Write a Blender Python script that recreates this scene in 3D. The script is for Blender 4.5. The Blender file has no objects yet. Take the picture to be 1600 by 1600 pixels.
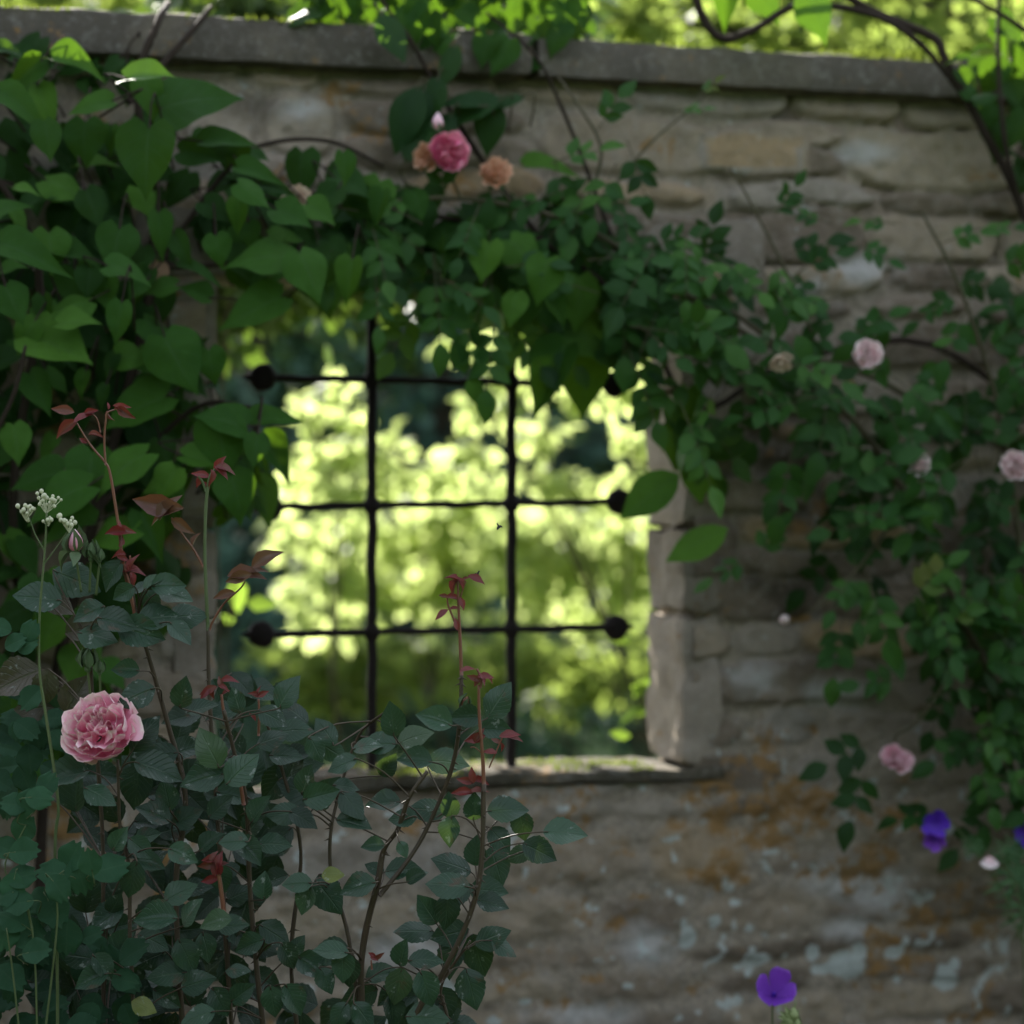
import bpy, math, random
import numpy as np
from mathutils import Vector, Matrix, noise as mnoise

random.seed(7)
RNG = np.random.default_rng(11)
R = math.radians
scene = bpy.context.scene
COL = scene.collection

# ------------------------------------------------------------------ camera, sky, sun, exposure
HC = 1.35                       # eye height
cam = bpy.data.cameras.new('camera')
cam.lens = 90; cam.sensor_width = 36; cam.clip_end = 500; cam.clip_start = 0.05
cam.dof.use_dof = True; cam.dof.focus_distance = 3.62; cam.dof.aperture_fstop = 2.9
cam_o = bpy.data.objects.new('camera', cam); COL.objects.link(cam_o)
cam_o.location = (0, 0, HC); cam_o.rotation_euler = (R(90), 0, 0)
scene.camera = cam_o

SUN_EL, SUN_AZ = R(29), R(-16)   # the sun stands beyond the wall, to the left
world = bpy.data.worlds.new('World'); scene.world = world
world.use_nodes = True
wn = world.node_tree
bg = wn.nodes['Background']
sky = wn.nodes.new('ShaderNodeTexSky'); sky.sky_type = 'NISHITA'; sky.sun_disc = False
sky.sun_elevation = SUN_EL; sky.sun_rotation = SUN_AZ
hs = wn.nodes.new('ShaderNodeHueSaturation'); hs.inputs['Saturation'].default_value = .38   # thin bright cloud
wn.links.new(sky.outputs[0], hs.inputs['Color']); wn.links.new(hs.outputs[0], bg.inputs[0]); bg.inputs[1].default_value = 0.10
sun = bpy.data.lights.new('sun', 'SUN'); sun.energy = 4.9; sun.angle = R(0.5); sun.color = (1.0, .95, .86)
sun_o = bpy.data.objects.new('sun', sun); COL.objects.link(sun_o)
sd = Vector((math.sin(SUN_AZ)*math.cos(SUN_EL), math.cos(SUN_AZ)*math.cos(SUN_EL), math.sin(SUN_EL)))
sun_o.rotation_euler = sd.to_track_quat('Z', 'Y').to_euler(); sun_o.location = (-6, 12, 12)
vs = scene.view_settings
vs.view_transform = 'Standard'; vs.look = 'None'; vs.gamma = 1; vs.use_curve_mapping = False
vs.exposure = 2.38
scene.cycles.max_bounces = 10; scene.cycles.diffuse_bounces = 5; scene.cycles.transmission_bounces = 6

# ------------------------------------------------------------------ where things stand
TH = R(16.5)                    # the wall runs away to the right
CT, ST = math.cos(TH), math.sin(TH)
D0 = 5.0                        # metres from the eye to the wall, straight ahead
F = 4000.0
WT = 0.20                       # wall thickness

def B(px, py, Y):
    return Vector(((px-800)/F*Y, Y, HC-(py-800)/F*Y))
def W(px, py, off=0.0):
    """point that far in front of the wall's face"""
    m = (px-800)/F
    # wall plane through (0,D0) moved by off along n=(ST,-CT)
    x0, y0 = ST*off, D0-CT*off
    # m*Y = X ; X = x0+s CT ; Y = y0+s ST
    s = (m*y0-x0)/(CT-m*ST)
    Y = y0+s*ST
    return Vector((m*Y, Y, HC-(py-800)/F*Y))
def SZ(px, py, off=0.0):
    p = W(px, py, off)
    return ((p.x-ST*off)*CT+(p.y-D0+CT*off)*ST, p.z)
def L2W(s, t, z):
    return Vector((s*CT+t*ST, D0+s*ST-t*CT, z))

# ------------------------------------------------------------------ objects and tags
def tag(o, label=None, cat=None, group=None, kind=None):
    if label: o['label'] = label
    if cat: o['category'] = cat
    if group: o['group'] = group
    if kind: o['kind'] = kind
    return o
def empty(name, loc, label, cat, group=None, rz=0.0):
    o = bpy.data.objects.new(name, None); COL.objects.link(o)
    o.location = loc; o.rotation_euler = (0, 0, rz); o.empty_display_size = .1
    return tag(o, label, cat, group)

class MB:
    """collects quads / tris and links them as one mesh object"""
    def __init__(s): s.V=[]; s.F4=[]; s.F3=[]; s.r=[]; s.uv=[]; s.n=0; s.vc=[]
    def add(s, V, F, rnd=0.5, uv=None):
        V = np.asarray(V, float).reshape(-1, 3); F = np.asarray(F, int)
        if len(V) == 0: return
        s.V.append(V)
        (s.F4 if F.shape[1] == 4 else s.F3).append(F+s.n)
        s.r.append(np.broadcast_to(np.asarray(rnd, float), (len(V),)).copy())
        s.uv.append(np.zeros((len(V), 2)) if uv is None else np.asarray(uv, float))
        s.n += len(V)
    def build(s, name, mat, parent=None, smooth=True, extra=None):
        me = bpy.data.meshes.new(name)
        V = np.concatenate(s.V) if s.V else np.zeros((0, 3))
        inv = None
        if parent is not None:
            M = Matrix.LocRotScale(parent_world(parent), None, None)
            rz = parent.get('_rz', 0.0)
            V = V - np.array(parent_world(parent))
        fl = []; ls = []; lt = []
        k = 0
        for A, w in ((s.F4, 4), (s.F3, 3)):
            if A:
                a = np.concatenate(A); fl.append(a.ravel())
                ls.append(k+np.arange(len(a))*w); lt.append(np.full(len(a), w)); k += a.size
        fl = np.concatenate(fl); ls = np.concatenate(ls); lt = np.concatenate(lt)
        me.vertices.add(len(V)); me.vertices.foreach_set('co', V.astype(np.float32).ravel())
        me.loops.add(len(fl)); me.loops.foreach_set('vertex_index', fl.astype(np.int32))
        me.polygons.add(len(ls)); me.polygons.foreach_set('loop_start', ls.astype(np.int32))
        me.polygons.foreach_set('loop_total', lt.astype(np.int32))
        me.polygons.foreach_set('use_smooth', np.full(len(ls), smooth))
        uvl = me.uv_layers.new(name='UVMap')
        uvl.data.foreach_set('uv', np.concatenate(s.uv)[fl].astype(np.float32).ravel())
        at = me.attributes.new('rnd', 'FLOAT', 'POINT')
        at.data.foreach_set('value', np.concatenate(s.r).astype(np.float32))
        for nm, arr in (extra or {}).items():
            a = me.attributes.new(nm, 'FLOAT', 'POINT'); a.data.foreach_set('value', np.asarray(arr, np.float32).ravel())
        me.update(calc_edges=True); me.validate()
        me.materials.append(mat)
        o = bpy.data.objects.new(name, me); COL.objects.link(o)
        if parent is not None: o.parent = parent
        return o
def parent_world(p):
    v = Vector(p.location)
    while p.parent is not None:
        p = p.parent; v = v+Vector(p.location)
    return v

# ------------------------------------------------------------------ numeric noise
def vnoise(x, y, seed=0):
    xi = np.floor(x).astype(np.int64); yi = np.floor(y).astype(np.int64)
    fx = x-xi; fy = y-yi
    fx = fx*fx*(3-2*fx); fy = fy*fy*(3-2*fy)
    def h(a, b):
        v = (a*374761393+b*668265263+seed*974634777) & 0xFFFFFFFF
        v = ((v ^ (v >> 13))*1274126177) & 0xFFFFFFFF
        v = v ^ (v >> 16)
        return (v & 0xFFFF)/65535.0
    return (h(xi, yi)*(1-fx)+h(xi+1, yi)*fx)*(1-fy)+(h(xi, yi+1)*(1-fx)+h(xi+1, yi+1)*fx)*fy
def fbm(x, y, oct=4, seed=0):
    a = 0; amp = .5; tot = 0
    for i in range(oct):
        a = a+amp*vnoise(x*2**i+i*17.3, y*2**i-i*9.1, seed+i); tot += amp; amp *= .5
    return a/tot
def sstep(a, b, x):
    t = np.clip((x-a)/(b-a), 0, 1); return t*t*(3-2*t)

# ------------------------------------------------------------------ materials
def newmat(name):
    m = bpy.data.materials.new(name); m.use_nodes = True
    nt = m.node_tree; nt.nodes.clear()
    out = nt.nodes.new('ShaderNodeOutputMaterial')
    return m, nt, out
def nd(nt, t, **kw):
    n = nt.nodes.new(t)
    for k, v in kw.items(): setattr(n, k, v)
    return n
def math_n(nt, op, a, b=None, clamp=False):
    n = nd(nt, 'ShaderNodeMath', operation=op); n.use_clamp = clamp
    for i, v in enumerate((a, b)):
        if v is None: continue
        if isinstance(v, (int, float)): n.inputs[i].default_value = v
        else: nt.links.new(v, n.inputs[i])
    return n.outputs[0]
def mix_c(nt, f, a, b, mode='MIX'):
    n = nd(nt, 'ShaderNodeMix', data_type='RGBA', blend_type=mode)
    for s, v in ((n.inputs['Factor'], f), (n.inputs[6], a), (n.inputs[7], b)):
        if isinstance(v, (int, float)): s.default_value = v
        elif isinstance(v, (tuple, list)): s.default_value = (*v, 1) if len(v) == 3 else v
        else: nt.links.new(v, s)
    return n.outputs[2]
def ramp(nt, fac, stops):
    n = nd(nt, 'ShaderNodeValToRGB')
    e = n.color_ramp.elements
    while len(e) < len(stops): e.new(.5)
    for i, (p, c) in enumerate(stops):
        e[i].position = p; e[i].color = (*c, 1)
    nt.links.new(fac, n.inputs[0]); return n.outputs[0]
def attr(nt, name):
    return nd(nt, 'ShaderNodeAttribute', attribute_name=name).outputs['Fac']
def noise_n(nt, scale, detail=4, rough=.55, vec=None):
    n = nd(nt, 'ShaderNodeTexNoise'); n.inputs['Scale'].default_value = scale
    n.inputs['Detail'].default_value = detail; n.inputs['Roughness'].default_value = rough
    if vec is not None: nt.links.new(vec, n.inputs['Vector'])
    return n.outputs['Fac']
def geo_pos(nt):
    return nd(nt, 'ShaderNodeNewGeometry').outputs['Position']

def leaf_mat(name, stops, trans=.35, tcol=None, rough=.42, spec=.45, vein=.3, nvein=7, blem=0.0, under=(.06, .10, .06), bump=.25, edge=None):
    m, nt, out = newmat(name)
    L = nt.links
    rnd = attr(nt, 'rnd')
    col = ramp(nt, rnd, stops)
    uv = nd(nt, 'ShaderNodeUVMap').outputs[0]
    sx = nd(nt, 'ShaderNodeSeparateXYZ'); L.new(uv, sx.inputs[0])
    au = math_n(nt, 'ABSOLUTE', math_n(nt, 'SUBTRACT', sx.outputs[0], .5))
    mid = math_n(nt, 'SUBTRACT', 1.0, math_n(nt, 'MULTIPLY', au, 26.0), clamp=True)
    ph = math_n(nt, 'SUBTRACT', math_n(nt, 'MULTIPLY', sx.outputs[1], float(nvein)), math_n(nt, 'MULTIPLY', au, nvein*.62))
    fr = math_n(nt, 'ABSOLUTE', math_n(nt, 'SUBTRACT', math_n(nt, 'FRACT', ph), .5))
    side = math_n(nt, 'SUBTRACT', 1.0, math_n(nt, 'MULTIPLY', fr, 11.0), clamp=True)
    v = math_n(nt, 'MAXIMUM', mid, math_n(nt, 'MULTIPLY', side, .65))
    pos = geo_pos(nt)
    nz = noise_n(nt, 55, 3, .6, pos)
    col = mix_c(nt, math_n(nt, 'MULTIPLY', math_n(nt, 'SUBTRACT', nz, .35, True), 1.1, True), col, mix_c(nt, .5, col, (.01, .02, .008)))
    light = mix_c(nt, .4, col, (.13, .20, .11))
    col = mix_c(nt, math_n(nt, 'MULTIPLY', v, vein), col, light)
    if edge is not None:
        e = math_n(nt, 'MULTIPLY', math_n(nt, 'SUBTRACT', au, .36, True), 5.0, True)
        col = mix_c(nt, e, col, edge)
    if blem:
        bz = noise_n(nt, 34, 4, .7, pos)
        bf = math_n(nt, 'MULTIPLY', math_n(nt, 'SUBTRACT', bz, 1-blem, True), 9.0, True)
        col = mix_c(nt, math_n(nt, 'MULTIPLY', bf, .8), col, (.075, .045, .025))
        wz = noise_n(nt, 61, 3, .7, pos)
        wf = math_n(nt, 'MULTIPLY', math_n(nt, 'SUBTRACT', wz, 1-blem*.93, True), 14.0, True)
        col = mix_c(nt, math_n(nt, 'MULTIPLY', wf, .6), col, (.30, .33, .30))
    back = nd(nt, 'ShaderNodeNewGeometry').outputs['Backfacing']
    col = mix_c(nt, math_n(nt, 'MULTIPLY', back, .6), col, under)
    bs = nd(nt, 'ShaderNodeBsdfPrincipled')
    L.new(col, bs.inputs['Base Color']); bs.inputs['Specular IOR Level'].default_value = spec
    rg = math_n(nt, 'ADD', rough-.12, math_n(nt, 'MULTIPLY', nz, .28)); L.new(rg, bs.inputs['Roughness'])
    bp = nd(nt, 'ShaderNodeBump'); bp.inputs['Strength'].default_value = bump; bp.inputs['Distance'].default_value = .0022
    h = math_n(nt, 'SUBTRACT', math_n(nt, 'MULTIPLY', nz, .8), v); L.new(h, bp.inputs['Height']); L.new(bp.outputs[0], bs.inputs['Normal'])
    tr = nd(nt, 'ShaderNodeBsdfTranslucent')
    if tcol is None: L.new(col, tr.inputs[0])
    else:
        L.new(mix_c(nt, 1.0, mix_c(nt, math_n(nt, 'MULTIPLY', rnd, .5), tcol, tuple(c*.6 for c in tcol)), mix_c(nt, math_n(nt, 'MULTIPLY', v, .5), (1, 1, 1), (.5, .6, .4)), 'MULTIPLY'), tr.inputs[0])
    ms = nd(nt, 'ShaderNodeMixShader'); ms.inputs[0].default_value = trans
    L.new(bs.outputs[0], ms.inputs[1]); L.new(tr.outputs[0], ms.inputs[2]); L.new(ms.outputs[0], out.inputs[0])
    return m

def bark_mat(name, a, b, rough=.7, scale=60, spec=.3):
    m, nt, out = newmat(name)
    bs = nd(nt, 'ShaderNodeBsdfPrincipled')
    nz = noise_n(nt, scale, 4, .6, geo_pos(nt))
    nt.links.new(mix_c(nt, nz, a, b), bs.inputs['Base Color'])
    bs.inputs['Roughness'].default_value = rough; bs.inputs['Specular IOR Level'].default_value = spec
    bp = nd(nt, 'ShaderNodeBump'); bp.inputs['Strength'].default_value = .5; bp.inputs['Distance'].default_value = .003
    nt.links.new(nz, bp.inputs['Height']); nt.links.new(bp.outputs[0], bs.inputs['Normal'])
    nt.links.new(bs.outputs[0], out.inputs[0]); return m

def petal_mat(name, base, rim, edge, trans=.3, edge_w=.12, rough=.55, veins=0.0):
    m, nt, out = newmat(name); L = nt.links
    uv = nd(nt, 'ShaderNodeUVMap').outputs[0]
    sx = nd(nt, 'ShaderNodeSeparateXYZ'); L.new(uv, sx.inputs[0])
    rnd = attr(nt, 'rnd')
    nz = noise_n(nt, 160, 3, .6, geo_pos(nt))
    c = ramp(nt, sx.outputs[1], [(0.0, base), (.45, tuple(.5*(base[i]+rim[i]) for i in range(3))), (.8, rim)])
    c = mix_c(nt, math_n(nt, 'MULTIPLY', rnd, .45), c, tuple(.6*base[i]+.4*rim[i] for i in range(3)))
    if veins:
        vv = math_n(nt, 'ABSOLUTE', math_n(nt, 'SUBTRACT', math_n(nt, 'FRACT', math_n(nt, 'MULTIPLY', sx.outputs[0], 9.0)), .5))
        vv = math_n(nt, 'SUBTRACT', 1.0, math_n(nt, 'MULTIPLY', vv, 5.0), True)
        c = mix_c(nt, math_n(nt, 'MULTIPLY', vv, veins), c, tuple(b*.35 for b in base))
    e = math_n(nt, 'DIVIDE', math_n(nt, 'SUBTRACT', math_n(nt, 'ADD', sx.outputs[1], math_n(nt, 'MULTIPLY', math_n(nt, 'SUBTRACT', nz, .5), .35)), 1-edge_w, True), edge_w, True)
    c = mix_c(nt, e, c, edge)
    bs = nd(nt, 'ShaderNodeBsdfPrincipled'); L.new(c, bs.inputs['Base Color'])
    bs.inputs['Roughness'].default_value = rough; bs.inputs['Specular IOR Level'].default_value = .25
    bp = nd(nt, 'ShaderNodeBump'); bp.inputs['Strength'].default_value = .25; bp.inputs['Distance'].default_value = .001
    st = noise_n(nt, 220, 2, .5, geo_pos(nt)); L.new(st, bp.inputs['Height']); L.new(bp.outputs[0], bs.inputs['Normal'])
    tr = nd(nt, 'ShaderNodeBsdfTranslucent'); L.new(c, tr.inputs[0])
    ms = nd(nt, 'ShaderNodeMixShader'); ms.inputs[0].default_value = trans
    L.new(bs.outputs[0], ms.inputs[1]); L.new(tr.outputs[0], ms.inputs[2]); L.new(ms.outputs[0], out.inputs[0])
    return m

def stone_mat(name, stops, mort=(.37, .315, .25), moss=0.0, dark=1.0):
    m, nt, out = newmat(name); L = nt.links
    pos = geo_pos(nt)
    rnd = attr(nt, 'rnd'); mo = attr(nt, 'mortar'); orr = attr(nt, 'orange'); pale = attr(nt, 'pale'); wash = attr(nt, 'wash'); dk = attr(nt, 'shade_brown')
    col = ramp(nt, rnd, stops)
    n1 = noise_n(nt, 24, 7, .72, pos); n2 = noise_n(nt, 85, 5, .7, pos); n3 = noise_n(nt, 7, 4, .6, pos); n4 = noise_n(nt, 260, 2, .6, pos)
    col = mix_c(nt, math_n(nt, 'MULTIPLY', math_n(nt, 'SUBTRACT', n1, .38, True), 2.2, True), col, mix_c(nt, .55, col, (.075, .062, .05)))
    col = mix_c(nt, math_n(nt, 'MULTIPLY', math_n(nt, 'SUBTRACT', n3, .5, True), 2.4, True), col, mix_c(nt, .5, col, (.33, .28, .21)))
    col = mix_c(nt, mo, col, mix_c(nt, math_n(nt, 'MULTIPLY', math_n(nt, 'SUBTRACT', n2, .3, True), 2.4, True), mort, tuple(c*.42 for c in mort)))
    col = mix_c(nt, math_n(nt, 'MULTIPLY', wash, math_n(nt, 'ADD', .35, n1)), col, (.42, .41, .40))
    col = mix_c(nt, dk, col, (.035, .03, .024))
    col = mix_c(nt, math_n(nt, 'MULTIPLY', math_n(nt, 'SUBTRACT', noise_n(nt, 46, 5, .7, pos), .52, True), 3.2, True), col, mix_c(nt, .65, col, (.33, .315, .29)))
    # small grey crust specks
    sp = math_n(nt, 'MULTIPLY', math_n(nt, 'SUBTRACT', n2, .60, True), 9.0, True)
    col = mix_c(nt, math_n(nt, 'MULTIPLY', sp, .5), col, (.34, .34, .32))
    of = math_n(nt, 'MULTIPLY', math_n(nt, 'SUBTRACT', math_n(nt, 'ADD', orr, math_n(nt, 'ADD', math_n(nt, 'MULTIPLY', noise_n(nt, 33, 5, .68, pos), 2.0), math_n(nt, 'MULTIPLY', n2, .6))), 1.63, True), 3.6, True)
    col = mix_c(nt, math_n(nt, 'MULTIPLY', of, .9), col, mix_c(nt, n4, (.31, .175, .06), (.20, .125, .06)))
    pf = math_n(nt, 'MULTIPLY', math_n(nt, 'SUBTRACT', math_n(nt, 'ADD', pale, math_n(nt, 'MULTIPLY', n2, .8)), .72, True), 5.0, True)
    col = mix_c(nt, math_n(nt, 'MULTIPLY', pf, .9), col, mix_c(nt, n4, (.50, .54, .52), (.34, .38, .37)))
    if dark != 1.0: col = mix_c(nt, 1.0, col, (dark, dark, dark), 'MULTIPLY')
    bs = nd(nt, 'ShaderNodeBsdfPrincipled'); L.new(col, bs.inputs['Base Color'])
    bs.inputs['Roughness'].default_value = .92; bs.inputs['Specular IOR Level'].default_value = .03
    bp = nd(nt, 'ShaderNodeBump'); bp.inputs['Strength'].default_value = .7; bp.inputs['Distance'].default_value = .006
    L.new(math_n(nt, 'ADD', n2, math_n(nt, 'MULTIPLY', n1, .8)), bp.inputs['Height']); L.new(bp.outputs[0], bs.inputs['Normal'])
    L.new(bs.outputs[0], out.inputs[0]); return m

def plain_noise_mat(name, a, b, scale, rough=.9, detail=5, bump=.4, bdist=.02):
    m, nt, out = newmat(name)
    bs = nd(nt, 'ShaderNodeBsdfPrincipled')
    nz = noise_n(nt, scale, detail, .65, geo_pos(nt))
    nt.links.new(ramp(nt, nz, [(.3, a), (.7, b)]), bs.inputs['Base Color']); bs.inputs['Roughness'].default_value = rough
    bs.inputs['Specular IOR Level'].default_value = .2
    bp = nd(nt, 'ShaderNodeBump'); bp.inputs['Strength'].default_value = bump; bp.inputs['Distance'].default_value = bdist
    nt.links.new(nz, bp.inputs['Height']); nt.links.new(bp.outputs[0], bs.inputs['Normal'])
    nt.links.new(bs.outputs[0], out.inputs[0]); return m

M = {}
M['heart'] = leaf_mat('heart_leaf', [(0, (.008, .036, .005)), (.45, (.026, .088, .010)), (1, (.085, .20, .022))], trans=.26, tcol=(.10, .20, .01), rough=.64, spec=.14, vein=.4, blem=.27, nvein=6, under=(.07, .12, .06))
M['bush'] = leaf_mat('bush_leaf', [(0, (.009, .030, .016)), (.5, (.019, .056, .030)), (.9, (.038, .088, .048)), (.97, (.05, .09, .036)), (1, (.065, .052, .03))], trans=.12, tcol=(.10, .17, .03), rough=.36, spec=.38, vein=.5, nvein=8, bump=.5, blem=.40, under=(.045, .08, .055))
M['climb'] = leaf_mat('climber_leaf', [(0, (.008, .038, .008)), (.55, (.021, .080, .014)), (.93, (.06, .155, .024)), (1, (.10, .12, .022))], trans=.26, tcol=(.10, .21, .015), rough=.5, spec=.18, vein=.2, nvein=7, under=(.045, .095, .045), blem=.25)
M['rue'] = leaf_mat('rue_leaf', [(0, (.011, .044, .022)), (1, (.034, .105, .05))], trans=.2, tcol=(.08, .16, .05), rough=.6, spec=.15, vein=.35, nvein=4, under=(.05, .10, .075), bump=.1)
M['red'] = leaf_mat('young_red_leaf', [(0, (.16, .018, .025)), (.6, (.20, .03, .03)), (1, (.15, .06, .04))], trans=.25, tcol=(.30, .05, .03), rough=.35, spec=.5, vein=.2, nvein=7, under=(.13, .045, .04))
M['bronze'] = leaf_mat('bronze_leaf', [(0, (.13, .055, .045)), (1, (.16, .09, .05))], trans=.25, tcol=(.25, .10, .03), rough=.4, spec=.5, vein=.25, nvein=7, under=(.13, .09, .075))
M['fern'] = leaf_mat('feathery_leaf', [(0, (.05, .13, .05)), (1, (.09, .19, .07))], trans=.25, tcol=(.12, .22, .05), rough=.6, vein=.1)
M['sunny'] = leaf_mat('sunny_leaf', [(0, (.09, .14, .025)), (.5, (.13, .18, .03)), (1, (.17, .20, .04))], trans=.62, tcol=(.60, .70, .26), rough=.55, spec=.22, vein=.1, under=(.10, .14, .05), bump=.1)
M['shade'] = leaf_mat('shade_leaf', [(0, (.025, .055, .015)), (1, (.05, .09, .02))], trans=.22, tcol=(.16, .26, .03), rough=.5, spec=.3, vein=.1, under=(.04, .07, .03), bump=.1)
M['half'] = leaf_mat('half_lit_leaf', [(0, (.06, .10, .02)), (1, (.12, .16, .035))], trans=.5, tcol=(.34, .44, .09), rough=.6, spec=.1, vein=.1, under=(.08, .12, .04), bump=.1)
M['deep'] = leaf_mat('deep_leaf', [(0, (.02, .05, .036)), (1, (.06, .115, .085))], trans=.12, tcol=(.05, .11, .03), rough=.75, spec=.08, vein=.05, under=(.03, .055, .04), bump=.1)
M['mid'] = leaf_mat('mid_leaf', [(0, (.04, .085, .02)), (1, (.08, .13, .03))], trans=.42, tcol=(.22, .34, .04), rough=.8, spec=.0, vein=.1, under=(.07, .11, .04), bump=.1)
M['dead'] = leaf_mat('dry_leaf', [(0, (.30, .15, .10)), (1, (.42, .27, .20))], trans=.2, tcol=(.4, .2, .1), rough=.8, spec=.1, vein=.2, under=(.4, .28, .22))
M['moss'] = leaf_mat('moss_blade', [(0, (.03, .055, .012)), (1, (.11, .14, .02))], trans=.3, tcol=(.2, .26, .03), rough=.8, spec=.1, vein=0, under=(.06, .09, .02), bump=0)
M['bark'] = bark_mat('vine_bark', (.022, .017, .013), (.05, .038, .03), spec=.05, rough=.9)
M['trunk'] = bark_mat('tree_bark', (.02, .018, .012), (.045, .04, .028), scale=14, spec=.05, rough=.9)
M['cane'] = bark_mat('rose_cane', (.045, .04, .025), (.085, .055, .035), rough=.5, scale=45)
M['green_stem'] = bark_mat('green_stem', (.075, .115, .04), (.11, .14, .06), rough=.5, scale=50)
M['red_stem'] = bark_mat('red_stem', (.19, .045, .03), (.16, .085, .04), rough=.42, scale=28, spec=.45)
M['climb_stem'] = bark_mat('climber_stem', (.05, .06, .025), (.085, .06, .035), rough=.6)
M['iron'] = bark_mat('wrought_iron', (.006, .0055, .0055), (.018, .012, .010), rough=.75, scale=90, spec=.15)
M['sepal'] = bark_mat('sepal_green', (.06, .11, .045), (.10, .14, .07), rough=.55, scale=120)
M['pod'] = bark_mat('pod_green', (.20, .27, .10), (.30, .34, .16), rough=.55, scale=120)
M['tiny_bud'] = bark_mat('cream_bud', (.50, .52, .34), (.62, .62, .46), rough=.6, scale=200)
M['fly'] = bark_mat('fly_black', (.01, .01, .01), (.02, .02, .02), rough=.4)
M['rose'] = petal_mat('rose_petal', (.88, .22, .40), (.95, .58, .69), (.95, .83, .78), trans=.10, edge_w=.17)
M['hot_rose'] = petal_mat('hot_pink_petal', (.66, .08, .24), (.84, .27, .43), (.86, .50, .56), trans=.15)
M['peach'] = petal_mat('peach_petal', (.62, .30, .17), (.70, .42, .28), (.68, .45, .33))
M['blush'] = petal_mat('blush_petal', (.86, .56, .60), (.93, .80, .81), (.93, .87, .84), trans=.12)
M['blush_pink'] = petal_mat('blush_pink_petal', (.86, .44, .54), (.93, .66, .74), (.93, .80, .82), trans=.12)
M['spent'] = petal_mat('spent_petal', (.58, .42, .30), (.72, .60, .48), (.60, .45, .32))
M['violet'] = petal_mat('violet_petal', (.14, .03, .36), (.25, .07, .60), (.34, .13, .68), trans=.25, veins=.6)
M['bluev'] = petal_mat('blue_violet_petal', (.12, .04, .48), (.12, .04, .56), (.17, .07, .62), trans=.2, veins=.6)
M['soil'] = plain_noise_mat('soil', (.035, .025, .018), (.085, .065, .045), 14)
M['lawn'] = plain_noise_mat('lawn_grass', (.035, .07, .015), (.07, .11, .025), 9)
STOPS = [(0, (.14, .112, .085)), (.3, (.235, .19, .145)), (.55, (.34, .28, .205)), (.8, (.28, .25, .215)), (1, (.36, .26, .155))]
M['stone'] = stone_mat('wall_stone', STOPS)
M['coping'] = stone_mat('coping_stone', [(0, (.085, .075, .062)), (1, (.125, .112, .095))])
M['sill'] = stone_mat('sill_stone', [(0, (.055, .05, .036)), (1, (.10, .09, .07))])
M['jamb'] = stone_mat('jamb_stone', [(0, (.19, .165, .135)), (1, (.34, .29, .235))])

# ------------------------------------------------------------------ leaf shapes
def interp(tab):
    a = np.array(tab); return lambda v: np.interp(v, a[:, 0], a[:, 1])
W_ROSE = interp([(0, .015), (.05, .12), (.15, .26), (.3, .355), (.45, .37), (.6, .33), (.75, .235), (.87, .125), (.95, .05), (1, .004)])
W_CLIMB = interp([(0, .015), (.06, .10), (.2, .24), (.4, .305), (.6, .27), (.78, .165), (.9, .075), (1, .004)])
W_HEART = interp([(0, .20), (.05, .34), (.15, .455), (.28, .485), (.45, .425), (.62, .30), (.78, .15), (.87, .07), (.95, .025), (1, .004)])
W_LANCE = interp([(0, .02), (.1, .11), (.3, .22), (.5, .235), (.7, .165), (.87, .07), (1, .004)])
W_RUE = interp([(0, .04), (.08, .22), (.25, .40), (.5, .50), (.75, .50), (.9, .44), (1, .36)])
W_BG = interp([(0, .05), (.3, .33), (.6, .30), (1, .02)])
W_PET = interp([(0, .06), (.2, .20), (.5, .42), (.75, .50), (.9, .44), (1, .28)])

def leaf_t(wf, nv=9, nu=5, fold=.2, bend=-.2, lobe=0.0, serr=0.0, rip=0.0, twist=0.0, scal=0.0, round_tip=0.0, seed=0):
    v = np.linspace(0, 1, nv)[:, None]; u = np.linspace(-1, 1, nu)[None, :]
    w = wf(v)
    ew = 1.0+serr*((np.arange(nv) % 2)*2-1)[:, None]*(np.abs(u) > .99)
    x = u*w*ew
    y = v-lobe*np.abs(u)**.7*(1-v)**4-round_tip*v*u**2+scal*v**4*np.cos(3*np.pi*u)+0*u
    z = fold*np.abs(x)+bend*v**2+rip*np.sin(v*9+seed*2.1+np.sign(u)*1.3)*np.abs(u)*w
    tw = twist*v; x, z = x*np.cos(tw)-z*np.sin(tw), x*np.sin(tw)+z*np.cos(tw)
    V = np.stack([x, y, z], -1).reshape(-1, 3)
    i = np.arange(nv-1)[:, None]*nu+np.arange(nu-1)[None, :]
    Fq = np.stack([i, i+1, i+1+nu, i+nu], -1).reshape(-1, 4)
    uv = np.stack([u*.5+.5+0*v, v+0*u], -1).reshape(-1, 2)
    return V, Fq, uv
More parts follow.
